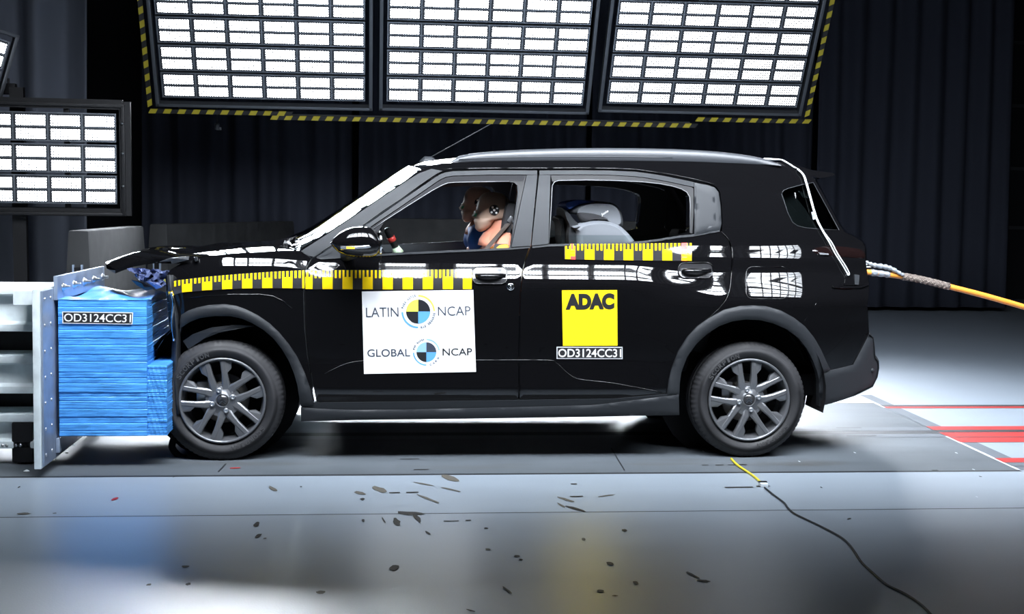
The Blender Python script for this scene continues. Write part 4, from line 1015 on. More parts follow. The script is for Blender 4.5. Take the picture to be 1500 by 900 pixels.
# ---- roof rails, antenna, spoiler
for s in (1, -1):
    b = MB(); n = 26
    top = [(657, 239), (662, 233), (672, 228.5), (690, 224.8), (720, 221.8), (760, 219.6), (820, 217.4), (880, 216.8), (940, 217.2), (990, 218.4), (1040, 221), (1080, 225), (1110, 230), (1130, 235), (1143, 241)]
    bot = [(658, 240), (672, 238.8), (700, 237.6), (760, 236.4), (820, 235.8), (880, 236), (940, 236.4), (990, 237.4), (1040, 239), (1080, 240.6), (1110, 242), (1130, 243), (1144, 243.6)]
    rings = []
    for (a, c) in zip(resample([(x, y, 0) for x, y in top], n), resample([(x, y, 0) for x, y in bot], n)):
        yb = .235
        p, q = P(a.x, a.y, yb), P(c.x, c.y, yb); h = p.z-q.z; w_ = min(.034, h*.6+.006)
        prof = [(-.006, 0), (-.012, h*.18), (-.010, h*.62), (-.002, h*.9), (w_*.35, h), (w_*.8, h*.9), (w_, h*.6), (w_, 0)]
        rings.append([(q.x+(p.x-q.x)*k/h if h > 1e-6 else q.x, (yb+d) if s > 0 else 2*HALF-yb-d, q.z+k) for d, k in prof])
    b.loft(rings if s > 0 else [r[::-1] for r in rings]); b.build('roof_rail', 'rail', car, sharp=.8)
for s in (1, -1):
    b = MB(); n = 14
    L1 = [(672, 234.2), (700, 232.2), (760, 230.6), (850, 229.8), (930, 230.2), (985, 231.5)]
    rings = []
    for a in resample([(x, y, 0) for x, y in L1], n):
        p = P(a.x, a.y, .224); y = p.y if s > 0 else 2*HALF-p.y
        rings.append([(p.x, y+s*.004, p.z+.006), (p.x, y-s*.001, p.z+.003), (p.x, y-s*.001, p.z-.003), (p.x, y+s*.004, p.z-.006)])
    b.loft(rings if s > 0 else [r[::-1] for r in rings]); b.build('rail_groove', 'plastic', car)
a0, a1 = P(626, 236, .82), P(718.5, 182, .82)
ab = MB(); ab.loft([[a0+Vector((x*sx, y*sx, z)) for x, y in ((-.05, 0), (-.02, .018), (.05, .012), (.07, 0), (.05, -.012), (-.02, -.018))] for sx, z in ((1, -.03), (.9, .0), (.35, .025))]); 
ant = ab.build('antenna', 'plastic', car); MB().tube([a0+Vector((.0, 0, .01)), a1], [.0035, .0022], 6).build('antenna_mast', 'plastic', ant)
sp_px = [(1140, 238), (1155, 237.5), (1172, 244), (1190, 249.5), (1206, 251.5), (1220, 253.4), (1223, 256)]
lo_px = [(1140, 246), (1156, 247), (1172, 250), (1188, 258), (1200, 261), (1210, 260), (1222, 257)]
rings = []
for (a, c) in zip(sp_px, lo_px):
    p, q = P(*a, .36), P(*c, .36); r_ = []
    for j in range(13):
        t = -1+2*j/12; r_.append((p.x+.10*(1-t*t), HALF+(HALF-.36)*t, p.z+.012*(1-t*t)))
    for j in range(12, -1, -1):
        t = -1+2*j/12; r_.append((q.x+.10*(1-t*t), HALF+(HALF-.36)*t, q.z))
    rings.append(r_)
MB().loft(rings).build('roof_spoiler', 'paint', car, sharp=.7)
# ---- door handles, lock, fuel flap, panel lines, mirrors, lamps
def capsule(u0, v0, u1, v1, rad, n=8):
    out = []
    for cx, cy, a0 in ((u1-rad, v0+rad, -90), (u1-rad, v1-rad, 0), (u0+rad, v1-rad, 90), (u0+rad, v0+rad, 180)):
        out += [(cx+rad*math.cos(math.radians(a0+90*i/n)), cy+rad*math.sin(math.radians(a0+90*i/n))) for i in range(n+1)]
    return out
for (u0, v0, u1, v1, hi) in ((692, 391, 743, 416, 1), (994, 385, 1044, 407.5, 1)):
    cup = panel('handle_recess', [capsule(u0, v0, u1, v1, 9)], 'tapegrey', car, .003, .006, .02, .012, mirror=True)
    cap_ = capsule(u0, v0, u1, v1, 9)
    tube_px(cap_+cap_[:1], .003, .004, mirror=True).build('handle_surround', 'paint', car)
    vm = v0+(v1-v0)*.52
    for s in (1, -1):
        b = MB(); rings = []
        for i in range(11):
            t = i/10; u = u0+4+(u1-u0-6)*t; hgt = 3.4-.8*abs(t-.4); o = .036*math.sin(math.pi*min(max(t*1.1, .0), 1))**.5+.006
            p = [S(u, vm-hgt, o*.7), S(u, vm-hgt*.3, o), S(u, vm+hgt*.6, o), S(u, vm+hgt, o*.6), S(u, vm+hgt*.7, o-.014), S(u, vm-hgt*.7, o-.014)]
            rings.append([(q.x, q.y if s > 0 else 2*HALF-q.y, q.z) for q in p])
        b.loft(rings if s > 0 else [r[::-1] for r in rings]); b.build('door_handle', 'paint', car)
b = MB(); q = S(748, 420.5); b.lathe([(.019, 0), (.019, .004), (.013, .006), (.011, .004), (.008, .004), (.006, .006), (0, .006)], q-Vector((0, 0, 0)), (0, -1, .05), 20); b.build('door_lock', 'chrome', car)
FLAP = capsule(1093, 391, 1154.5, 438, 10)
tube_px(FLAP+FLAP[:1], .0022, .0008).build('fuel_flap', 'paint', car)
for pts in (sm2(SEAM_A), sm2(SEAM_B), sm2(SEAM_C), [(1214, 419), (1195, 446), (1178, 471)]):
    tube_px(pts, .0016, -.0006, mirror=True).build('panel_gap', 'paint', car)
tube_px([(272, 437.5), (300, 433.5), (340, 431.5), (380, 431.5), (400, 434), (416, 442), (428, 452)], .003, .0, mirror=True).build('fender_crease', 'paint', car)
tube_px(sm2([(475, 548), (520, 530), (600, 529), (700, 528), (800, 528), (815, 532), (833, 548), (850, 556), (900, 562), (970, 575)]), .0025, -.0005, mirror=True).build('door_crease', 'paint', car)
tl = panel('tail_lamp', [sm2([(1190, 367), (1204, 361.5), (1225, 361), (1245, 363), (1263, 367), (1266, 378), (1240, 377), (1215, 374.5), (1200, 373)], 4, True)], 'tailred', car, .008, .012, .02, .01, crown=(.007, .02), mirror=True)
panel('tail_lamp_trim', [[(1199, 370), (1213, 371.5), (1213, 373.5), (1200, 373)]], 'silver', car, .011, .004, .02, .01)
panel('tail_recess', [[(1236, 381), (1258, 378), (1268, 384), (1271, 408), (1262, 418), (1236, 418), (1240, 400)]], 'paint', car, .004, .01, .03, .02)
panel('number_plate_edge', [[(1219, 419), (1240, 420), (1262, 418), (1272, 413.5), (1272, 417.5), (1262, 421.5), (1240, 422.5), (1219, 421.5)]], 'paint', car, .016, .02, .03, .02, crown=(.006, .008))
panel('cable_bracket', [[(1251, 402), (1258, 403), (1257, 417), (1251, 417)]], 'plastic', car, .012, .02, .03, .03)
b = MB(); q = S(1278, 543, .02); b.lathe([(.012, 0), (.011, .004), (0, .005)], q, (.3, -1, 0), 14); b.build('parking_sensor', 'plastic', car)
# mirror on the near door
def mirror_head(s):
    b = MB(); rings = []
    base = P(519, 354, -.14); fl = (lambda y: y) if s > 0 else (lambda y: 2*HALF-y)
    up_ = [(484, 355), (490, 348), (498, 341), (508, 335.5), (518, 332.5), (530, 331.5), (543, 332.5), (551, 338), (555.5, 349), (556, 362)]
    dn_ = [(484.5, 357), (489, 364), (496, 370.5), (506, 374.5), (517, 376.5), (530, 377), (543, 376.8), (551, 375), (555.5, 371), (556, 366)]
    for i, ((ua, va), (ub, vb)) in enumerate(zip(up_, dn_)):
        p, q = P(ua, va, -.14), P(ub, vb, -.14); c = (p+q)/2; h = (p.z-q.z)/2; t = i/9; dy = .105*math.sin(math.pi*min(.12+t*.62, 1))**.7
        r_ = []
        for j in range(18):
            a = 2*math.pi*j/18; r_.append((c.x, fl(c.y+dy*math.cos(a)*abs(math.cos(a))**-.25 if abs(math.cos(a)) > 1e-3 else c.y), c.z+h*math.sin(a)*1.0))
        rings.append(r_)
    b.loft(rings if s > 0 else [r[::-1] for r in rings]); m_ = b.build('door_mirror', 'paint', car, sharp=1.0)
    k = MB(); R_ = []
    for (u, va, vb) in ((499, 358.5, 366.5), (510, 359.5, 366.5), (522, 359.3, 366), (535, 358.2, 365), (546, 356.5, 364.2), (553, 355.5, 362.5)):
        t = (u-484)/72; o = .105*math.sin(math.pi*min(.12+t*.62, 1))**.7
        p, q = P(u, va, -.14-o*.90), P(u, vb, -.14-o*.90)
        R_.append([(p.x, fl(p.y), p.z), (p.x, fl(p.y-.012), (p.z*.7+q.z*.3)), (q.x, fl(q.y-.012), (p.z*.3+q.z*.7)), (q.x, fl(q.y), q.z)])
    k.loft(R_ if s > 0 else [r[::-1] for r in R_]); k.build('turn_signal', 'silver', m_)
    k = MB(); k.box(((P(514, 363, -.17).x), fl(-.14-.115), P(514, 363, -.25).z), (.04, .006, .012)); k.build('amber_lens', 'amber', m_)
    k = MB(); p = P(552, 356, -.14); k.lathe([(.0, .0), (.055, .001), (.058, .006), (.055, .012)], (p.x+.012, fl(p.y), p.z), (1, 0, 0), 24); k.build('mirror_glass', 'chrome', m_)
    k = MB(); pa, pb = S(500, 375, .0), P(520, 372, -.10); k.tube([(pa.x+.02, fl(pa.y+.01), pa.z), (pb.x, fl(pb.y), pb.z)], [.03, .022], 10); k.build('mirror_arm', 'plastic', m_)
mirror_head(1); mirror_head(-1)
panel('mirror_base', [[(463, 377.5), (478, 370), (505, 352), (545, 333.5), (551, 341), (545, 373), (520, 376), (490, 379), (470, 380)]], 'plastic', car, .006, .012, .03, .015, mirror=True)
# ---- interior
b = MB(); n = 15
rings = []
for x, z in ((.00, .70), (-.02, .90), (.03, .965), (.14, .985), (.27, .965), (.33, .92), (.33, .70)):
    rings.append([(x+.03*math.sin(math.pi*j/(n-1)), .16+(2*HALF-.32)*j/(n-1), z) for j in range(n)])
b.loft(rings, closed=False, cap=False); b.build('dashboard', 'trim', car)
def seatparts(x, yc, lab):
    b = MB(); R_ = []
    for k in range(9):
        t = k/8; xx = x+.10+.20*t; z = .50+.60*t; hw = .25-.05*t; d = .13-.04*t
        R_.append([(xx-d*.35, yc-hw*.7, z), (xx-d*.6, yc-hw, z), (xx+d*.1, yc-hw*1.05, z), (xx+d*.5, yc-hw*.6, z), (xx+d*.55, yc, z), (xx+d*.5, yc+hw*.6, z), (xx+d*.1, yc+hw*1.05, z), (xx-d*.6, yc+hw, z), (xx-d*.35, yc+hw*.7, z), (xx-d*.15, yc, z)])
    b.loft(R_); b.build('seat_back', 'seat', car)
    b = MB(); b.box((x-.12, yc, .50), (.52, .50, .16), (0, .12, 0)); b.build('seat_cushion', 'seat', car, bevel=.05)
    b = MB(); b.box((x+.345, yc, 1.225), (.10, .26, .19), (0, .18, 0)); 
    h_ = b.build('headrest', 'seat', car, bevel=.035)
    for dy in (-.06, .06): MB().tube([(x+.31, yc+dy, 1.07), (x+.345, yc+dy, 1.16)], .006, 6).build('headrest_post', 'chrome', h_)
XS = P(735, 350, .42).x-.30
seatparts(XS, .42, 'driver'); seatparts(XS-.02, 2*HALF-.42, 'passenger')
b = MB(); b.box((1.42, HALF, .52), (.50, 1.30, .16), (0, .1, 0)); b.build('rear_cushion', 'seat', car, bevel=.05)
b = MB(); b.box((1.76, HALF, .80), (.14, 1.30, .56), (0, .28, 0)); b.build('rear_backrest', 'seat', car, bevel=.05)
for yc in (.45, 2*HALF-.45):
    b = MB(); b.box((1.83, yc, 1.10), (.09, .24, .15), (0, .2, 0)); b.build('headrest', 'seat', car, bevel=.035)
b = MB(); rl = edge_pts([(640, 256), (700, 252), (800, 251), (900, 251), (1000, 256), (1100, 262), (1180, 276)], 10, -.07); 
b.loft(cross(rl, [0]*10, [.02]*10), closed=False, cap=False); b.build('headliner', 'headliner', car)
for s in (1, -1):
    b = MB(); rings = []
    for z, x0, x1 in ((.9, 2.02, 2.45), (1.15, 1.98, 2.4), (1.30, 1.90, 2.3), (1.42, 1.82, 2.2), (1.50, 1.70, 2.1)):
        ya_, yb_ = float(F(x0, z))+.085, float(F(x1, z))+.085; fl_ = (lambda q: q) if s > 0 else (lambda q: 2*HALF-q)
        rings.append([(x0, fl_(ya_+.05), z), (x0-.03, fl_(ya_), z), (x1, fl_(yb_), z)])
    b.loft(rings, closed=False, cap=False); b.build('inner_pillar_trim', 'headliner', car)
# steering wheel with marked rim
sc = P(588, 372, .42); swn = Vector((.86, 0, .5)).normalized(); a_ = Vector((0, 1, 0)); b_v = swn.cross(a_)
swc = P(572, 366, .42)+Vector((.02, 0, -.13))
def rimseg(a0, a1, r=.015): return MB().tube([swc+(a_*math.cos(t)+b_v*math.sin(t))*.18 for t in np.linspace(a0, a1, 24)], r, 8)
top_ang = math.pi/2 if b_v.z > 0 else -math.pi/2
sw = rimseg(0, 2*math.pi); sw.sphere(swc, (.035, .07, .06)); 
for t in (0, math.pi, -top_ang): sw.tube([swc, swc+(a_*math.cos(t)+b_v*math.sin(t))*.18], .014, 6)
swo = sw.build('steering_wheel', 'tapegrey', car)
# the visible piece of rim with tape rings
r0_, r1_ = P(566, 334.5, .26), P(584, 372, .30); dv = r1_-r0_
g = MB(); g.tube([r0_+dv*t for t in (0, .03, .08, .3, .31, 1.0)], [.010, .017, .020, .020, .019, .017], 10); gr = g.build('wheel_grip', 'plastic', swo)
MB().tube([r0_+dv*.33, r0_+dv*.50], .0215, 10).build('red_tape', 'tapered', gr)
MB().tube([r0_+dv*.74, r0_+dv*.98], [.020, .030], 10).build('green_tape', mat('pale_green_tape', (.55, .70, .50), .4), gr)

# ---- stickers
def sheet(name, q, m, off=.0035, parent=None, nx=12, ny=10, th=.0022):
    mp = quadmap(q); b = MB(); vs = [S(*mp(i/nx, j/ny), off) for j in range(ny+1) for i in range(nx+1)]
    b.add(vs, [(j*(nx+1)+i, (j+1)*(nx+1)+i, (j+1)*(nx+1)+i+1, j*(nx+1)+i+1) for j in range(ny) for i in range(nx)])
    bk = [S(*mp(i/nx, j/ny), off-th) for i, j in [(i, 0) for i in range(nx)]+[(nx, j) for j in range(ny)]+[(i, ny) for i in range(nx, 0, -1)]+[(0, j) for j in range(ny, 0, -1)]]
    ft = [S(*mp(i/nx, j/ny), off) for i, j in [(i, 0) for i in range(nx)]+[(nx, j) for j in range(ny)]+[(i, ny) for i in range(nx, 0, -1)]+[(0, j) for j in range(ny, 0, -1)]]
    b.loft([ft, bk], cap=False, smooth=False)
    return b.build(name, m, parent or car), mp
sg, mp = sheet('test_sticker', [(530, 427.2), (693.2, 425), (697.3, 545), (533.2, 548)], 'white')
tag_part(sg, 'white sticker reading LATIN NCAP and GLOBAL NCAP')
so = lambda u, v: S(u, v, .0048)
def lettering(text, q, m, parent, bold=0.0, off=.0048, name='lettering', sp=1.0):
    b = MB(); put_text(b, text, q, lambda u, v: S(u, v, off), bold, sp); return orient(b.build(name, m, parent))
lettering('LATIN', [(536, 451), (583.5, 450.3), (584, 464.2), (536.3, 465)], 'inkgrey', sg, -.002)
lettering('NCAP', [(641.3, 449.3), (689, 448.7), (689.4, 462.3), (641.5, 463)], 'inkgrey', sg, -.002)
lettering('GLOBAL', [(538, 512), (600.5, 511.3), (600.8, 522.3), (538.2, 523.2)], 'inkgrey', sg, .008)
lettering('NCAP', [(648.2, 510.6), (691.5, 510.2), (691.8, 520.8), (648.4, 521.4)], 'ink', sg, .008)
def roundel(cx, cy, r, cols, ra, rb, arcs, words, parent):
    b = MB(); ms = []
    for k in range(4):                                   # quadrants: upper left, upper right, lower right, lower left
        a0 = math.radians((180, 270, 0, 90)[k]); ms.append(cols[k])
        pts = [(cx, cy)]+[(cx+r*math.cos(a0+math.pi/2*i/10), cy+r*math.sin(a0+math.pi/2*i/10)) for i in range(11)]
        b.add([so(*p) for p in pts], [(0, i, i+1) for i in range(1, 11)], k, False)
    for col, d0, d1 in arcs:
        ms.append(col); n = 16; A_ = [math.radians(d0+(d1-d0)*i/n) for i in range(n+1)]
        vs = [so(cx+q*math.cos(a), cy+q*math.sin(a)) for a in A_ for q in (ra, rb)]
        b.add(vs, [(2*i, 2*i+1, 2*i+3, 2*i+2) for i in range(n)], len(ms)-1, False)
    for text, d0, d1, flip in words:
        ms.append('inkpale'); n = len(text)
        for i, chh in enumerate(text):
            if chh == ' ': continue
            V, Fc = glyphs(chh, .05); a = math.radians(d0+(d1-d0)*(i+.5)/n); hw = abs(math.radians(d1-d0))/n*.36*(.35 if chh == 'I' else 1); vs = []
            for x, y in V:
                if not flip: an = a+(x-.5)*2*hw; q = ra+.0+(rb-ra)*y*1.5-.5
                else: an = a-(x-.5)*2*hw; q = rb+1-(rb-ra)*y*1.5
                vs.append(so(cx+q*math.cos(an), cy+q*math.sin(an)))
            b.add(vs, Fc, len(ms)-1, False)
    return orient(b.build('roundel', ms, parent))
roundel(612.6, 456.6, 17.7, ('inkyellow', 'ink', 'inkblue', 'ink'), 22.0, 24.6, (('inkyellow', 270, 358), ('inkblue', 90, 178)), (('PARA AUTOS', 190, 262, False), ('MAS SEGUROS', 82, 4, True)), sg)
roundel(624.6, 516.2, 14.6, ('inkpaleblue', 'inkgrey', 'inkblue', 'ink'), 17.8, 19.8, (('inkpaleblue', 270, 352), ('inkblue', 90, 178)), (('FOR SAFER', 190, 262, False), ('CARS', 78, 20, True)), sg)
ys_, mp2 = sheet('club_sticker', [(823.2, 425.6), (904, 425.2), (904.6, 506.6), (824.6, 507)], 'signyellow')
tag_part(ys_, 'yellow sticker reading ADAC')
lettering('ADAC', [(828.5, 430.5), (900, 429.6), (900, 453.4), (828.5, 454.2)], 'ink', ys_, .07)
lb_, mp3 = sheet('test_label', [(815.3, 508.2), (912, 508.4), (912, 526.4), (815.3, 526)], mat('label_edge', (.55, .56, .57), .35))
tag_part(lb_, 'dark label reading OD3124CC31')
sheet('label_field', [(816.6, 509.6), (910.8, 509.8), (910.8, 525), (816.6, 524.6)], 'tapegrey', .0045, lb_)
lettering('OD3124CC31', [(817.8, 511.4), (910, 511.6), (910, 523.6), (817.8, 523.4)], 'white', lb_, .01, .0056)
def ruler(name, top, bot, start, period, count, red=(), label=None):
    """measuring tape: black base with yellow blocks and ticks; top/bot are px polylines"""
    tu = lambda u, pl: np.interp(u, [p[0] for p in pl], [p[1] for p in pl])
    u0, u1 = top[0][0], top[-1][0]
    def sf(u, t, off): return S(u, float(tu(u, top)*(1-t)+tu(u, bot)*t), off)
    b = MB(); n = int((u1-u0)/5)+1; us = np.linspace(u0, u1, n); ny = 6
    b.add([sf(u, j/ny, .003) for j in range(ny+1) for u in us], [(j*n+i, (j+1)*n+i, (j+1)*n+i+1, j*n+i+1) for j in range(ny) for i in range(n-1)], 0)
    lp = [(u, 0) for u in us]+[(us[-1], 1)]+[(u, 1) for u in us[::-1]]
    b.loft([[sf(u, t, .003) for u, t in lp], [sf(u, t, .0005) for u, t in lp]], cap=False, smooth=False)
    def blk(ua, ub, ta, tb_, m):
        ua, ub = max(ua, u0), min(ub, u1)
        if ub-ua < .6: return
        k = max(1, int((ub-ua)/5)); r_ = 5
        b.add([sf(ua+(ub-ua)*i/k, ta+(tb_-ta)*j/r_, .0042) for j in range(r_+1) for i in range(k+1)], [(j*(k+1)+i, (j+1)*(k+1)+i, (j+1)*(k+1)+i+1, j*(k+1)+i+1) for j in range(r_) for i in range(k)], m)
    p = period
    for c in range(-1, count+1):
        s = start+c*p
        blk(s, s+.51*p, .36 if s > 0 else .36, .985, 1)
        for k in range(3): blk(s+.205*k*p, s+(.205*k+.10)*p, .015, .37, 1)
        for k in (3, 4): blk(s+.205*k*p, s+(.205*k+.10)*p, .015, .42, 1)
    for ua, ub in red: blk(ua, ub, 0, 1, 2); 
    b.v = [v for v in b.v]
    o = b.build(name, ['tapegrey', 'yellow', 'tapered'], car)
    return o
ruler('measuring_tape', [(250.5, 412.5), (262, 410.5), (300, 405.8), (350, 401.4), (400, 398), (446, 395.8)], [(253, 433), (265, 429), (300, 425.8), (350, 423.2), (400, 422.5), (446, 423)], 266.4, 29.4, 7)
ruler('measuring_tape', [(447.5, 395.8), (560, 395.6), (691, 394.5)], [(447.5, 424), (560, 424.6), (691, 424)], 442.8, 29.4, 9)
ruler('measuring_tape', [(826.6, 357.4), (900, 357), (1013.4, 355.8)], [(827.2, 380), (900, 381.6), (1014, 382.4)], 827.9, 28.45, 7, red=((835.6, 843), (998, 1006.6)))
shard('tape_scrap', [S(u, v, .01) for u, v in ((246, 428), (252, 425), (255, 433), (249, 438))], 'yellow', .001)
shard('tape_scrap', [P(u, v, .04) for u, v in ((239, 411), (242, 409), (243, 414))], 'yellow', .001)

# ================================================================== white cord over the tail
def surfcord(px, off):
    out = []
    for u, v in px: out.append(S(u, v, off))
    return catmull(out, 5)
wc = thing('white_cord', 'pair of thin white cords taped from the roof down the tail of the car', 'cord', S(1180, 262, .01))
cpx = [(1143, 236), (1150, 239), (1162, 246.5), (1171, 250.5), (1177, 258), (1181, 270), (1186, 288), (1191.5, 308), (1197, 324), (1206, 341), (1215, 356), (1224, 373), (1233, 387), (1240, 399), (1242.5, 404)]
for dx, dv in ((0, 0), (3.2, -1)):
    pts = [P(1119, 232.4+dx*.2, .27), P(1134, 233.2+dx*.2, .27)]+[S(u+dx*(.35 if i < 10 else 1)*(1 if 3 < i < 14 else .4), v+dv*.6, .016) if i > 2 else P(u+dx*.3, v-2, .29) for i, (u, v) in enumerate(cpx)]
    MB().tube(catmull(pts, 5), .0034, 6).build('cord', 'cordwhite', wc)
b = MB(); vs = [S(u, v, .021) for u, v in ((1188.5, 311), (1193, 309.5), (1196, 321), (1191, 322))]; b.loft([vs, [v+Vector((0, .004, 0)) for v in vs]], smooth=False); b.build('tape_tab', 'tapeclear', wc)
# ================================================================== orange pull cable
oc = thing('data_cable', 'thick orange cable with wire grip running from the car tail to the right edge', 'cable', S(1254, 398, .02))
YO = .33
opx = [(1254, 397.5), (1272, 399), (1292, 401), (1305, 402.8), (1318, 404.5), (1340, 408), (1365, 413.5), (1390, 420), (1420, 427.5), (1450, 435.5), (1480, 444), (1510, 452.5), (1600, 475), (1750, 505)]
op = catmull([P(u, v, YO+.0003*(u-1254)) for u, v in opx]+[Vector((5.3, .55, .42)), Vector((6.2, .62, .17)), Vector((7.0, .70, .03)), Vector((8.0, .8, .0165)), Vector((10.5, 1.0, .0165)), Vector((12.6, 1.2, .0165))], 6)
MB().tube(op, .0155, 12).build('cable_jacket', 'orange', oc)
sl = [p for p in op if 1320 <= PX(p)[0] <= 1391]
gm = MB(); gm.tube(sl, .0185, 12); 
for s in (1, -1):                                        # braided strands
    for k in range(5):
        pts = []
        for i, p in enumerate(sl):
            t = (sl[min(i+1, len(sl)-1)]-sl[max(i-1, 0)]).normalized(); n1 = t.cross(Vector((0, 1, 0))).normalized(); n2 = t.cross(n1); a = s*i*.75+2*math.pi*k/5
            pts.append(p+(n1*math.cos(a)+n2*math.sin(a))*.0195)
        gm.tube(pts, .0022, 5)
gm.build('wire_grip', 'mesh', oc)
b = MB(); tp_ = [p for p in op if 1272 <= PX(p)[0] <= 1304]; b.tube(tp_, [.0175+.002*math.sin(i*1.7) for i in range(len(tp_))], 10); b.build('tape_wrap', 'tapeclear', oc)
hp = catmull([P(u, v, YO) for u, v in ((1264, 381.5), (1272, 386), (1282, 389), (1296, 391), (1306, 394), (1318, 400.5), (1324, 403.5))], 5)
MB().tube(hp, [.007+.006*math.sin(math.pi*i/(len(hp)-1))+.003*math.sin(i*2.1) for i in range(len(hp))], 9).build('tape_wrap', 'tapeclear', oc)
b = MB(); b.tube(catmull([P(u, v, YO-.01) for u, v in ((1239, 374.5), (1242, 372.8), (1246, 374), (1248.5, 378), (1252, 380), (1262, 385), (1270, 388))], 5), .0042, 7); b.tube(catmull([P(u, v, YO) for u, v in ((1250, 381.5), (1258, 386.5), (1268, 391), (1276, 391))], 5), .0036, 6)
b.build('pull_hook', 'cordwhite', oc)

# ================================================================== dummies
def dummy(label, px, Yc, shirt, scale_px, head_m='headskin', lift=0):
    """px: maps driver-head pixel offsets to this dummy; Yc centre plane"""
    base = P(*px, Yc); s = scale_px                     # base: chin point; s: metres per driver pixel
    def L(u, v, y=0.0): return Vector((base.x+(u-702)*s, Yc+y, base.z-(v-339.5)*s))
    t = thing('crash_test_dummy', label, 'crash test dummy', (base.x+.1, Yc, .6))
    # one continuous body: pelvis, torso, neck, arms, legs
    V = [L(742, 430), L(744, 400), L(742, 372), L(740, 352), L(735, 330), L(730, 312)]
    E = [(i, i+1) for i in range(5)]; R = [(.14, .15), (.13, .15), (.12, .17), (.085, .12), (.058, .060), (.055, .055)]
    def ch(root, pts, rs):
        p = root
        for q, r in zip(pts, rs): V.append(q); R.append((r, r)); E.append((p, len(V)-1)); p = len(V)-1
    for sg_ in (-1, 1):
        ch(3, [L(738, 362, sg_*.17), L(725, 400, sg_*.21), L(690, 425, sg_*.20), L(660, 415, sg_*.16), L(650, 413, sg_*.15)], [.062, .046, .038, .027, .022])
        ch(0, [L(735, 440, sg_*.10), L(690, 440, sg_*.13), L(620, 440, sg_*.15), L(600, 500, sg_*.15), L(590, 540, sg_*.15), L(572, 545, sg_*.15)], [.09, .085, .062, .05, .04, .035])
    def skin(name, V, E, R, m, parent, lv=2):
        me = bpy.data.meshes.new(name); me.from_pydata([tuple(v) for v in V], E, []); o = link(name, me, parent); me.materials.append(MT[m])
        o.modifiers.new('skin', 'SKIN'); sv = me.skin_vertices[0].data
        for i, r in enumerate(R): sv[i].radius = r
        sv[0].use_root = True
        sb_m = o.modifiers.new('sub', 'SUBSURF'); sb_m.levels = lv; sb_m.render_levels = lv
        dg = bpy.context.evaluated_depsgraph_get(); ev = o.evaluated_get(dg); m2 = bpy.data.meshes.new_from_object(ev)
        o.modifiers.clear(); o.data = m2; m2.materials.clear(); m2.materials.append(MT[m])
        for p in m2.polygons: p.use_smooth = True
        return o
    skin('body', V, E, R, 'neckskin', t)
    # shirt over the shoulders
    Vs = [L(743, 420), L(744, 395), L(742, 376), L(740, 366), L(738, 372, -.19), L(727, 396, -.225), L(738, 372, .19), L(727, 396, .225)]
    Es = [(0, 1), (1, 2), (2, 3), (2, 4), (4, 5), (2, 6), (6, 7)]; Rs = [(.155, .165), (.15, .165), (.135, .175), (.085, .10), (.075, .075), (.06, .06), (.075, .075), (.06, .06)]
    if lift:                                            # jacket bunched up in front of the chin
        Vs[3:4] = [L(726, 350)]; Vs[4], Vs[6] = L(726, 356, -.17), L(726, 356, .17); Vs[5], Vs[7] = L(708, 385, -.20), L(708, 385, .20)
        Rs[3] = (.12, .13); Rs[4] = Rs[6] = (.085, .085)
    skin('shirt', Vs, Es, Rs, shirt, t)
    # hands: palm and five fingers resting on the lap
    for sg_ in (-1, 1):
        hb = MB(); w0 = L(650, 413, sg_*.15)
        hb.loft([[w0+Vector((-x, y, z)) for y, z in ((-.03*q, -.012), (-.034*q, 0), (-.03*q, .012), (.03*q, .012), (.034*q, 0), (.03*q, -.012))] for x, q in ((-.02, .75), (.03, 1), (.08, 1.1), (.095, 1.0))])
        for k, (dy, ln) in enumerate(((-.030, .062), (-.010, .075), (.010, .080), (.030, .070))):
            p0 = w0+Vector((-.09, dy, 0)); hb.tube([p0, p0+Vector((-ln*.45, 0, .004)), p0+Vector((-ln*.8, 0, -.012)), p0+Vector((-ln, 0, -.030))], [.0095, .009, .008, .006], 8)
        p0 = w0+Vector((-.02, -sg_*.03, 0)); hb.tube([p0, p0+Vector((-.03, -sg_*.025, -.004)), p0+Vector((-.065, -sg_*.03, -.012))], [.012, .0105, .007], 8)
        hb.build('hand', 'neckskin', t)
    # head: stacked sections, side profile measured in the photograph
    prof = [(281.6, 716, 727, .012), (283.2, 709, 734, .042), (287, 703.6, 740, .060), (292, 700.6, 745.2, .070), (298, 698.6, 748.4, .0755), (303, 697.6, 749.6, .078), (307, 697.4, 750, .078), (310, 696.6, 750, .077),
            (313, 697.2, 749.8, .076), (316, 697.2, 749.2, .075), (319.5, 696.8, 747.6, .073), (320.6, 696.8, 740, .071), (323, 695.6, 724.5, .069), (326, 695.2, 722.5, .066), (330, 695.8, 720, .060), (334, 696.6, 716.5, .050), (337.5, 698.6, 711, .038), (339.6, 701.5, 706, .018)]
    hb = MB(); rings = []; n = 32
    fz = lambda v: math.exp(-((v-317.2)/3.4)**2)
    for v, ua, ub, hw in prof:
        xc, hx = (ua*.45+ub*.55), None; r_ = []
        for j in range(n):
            a = 2*math.pi*j/n; cx, cy = math.cos(a), math.sin(a)
            u = xc+(ub-xc)*cx if cx > 0 else xc+(xc-ua)*cx
            y = hw*math.copysign(abs(cy)**.85, cy)
            if cx < 0:                                   # face details: nose, eye hollows, lips
                fr_ = max(0, -cx)
                u -= 8.5*math.exp(-(y/.014)**2)*(math.exp(-((v-317.5)/2.6)**2)+.45*math.exp(-((v-312)/3.4)**2))
                u += 2.2*math.exp(-((abs(y)-.032)/.014)**2)*math.exp(-((v-310.5)/2.6)**2)
                u -= 2.2*math.exp(-(y/.026)**2)*(math.exp(-((v-323.6)/1.1)**2)+math.exp(-((v-327.4)/1.2)**2))
                u -= 1.2*math.exp(-(y/.02)**2)*math.exp(-((v-335)/2.4)**2)
            r_.append(L(u, v, y))
        rings.append(r_)
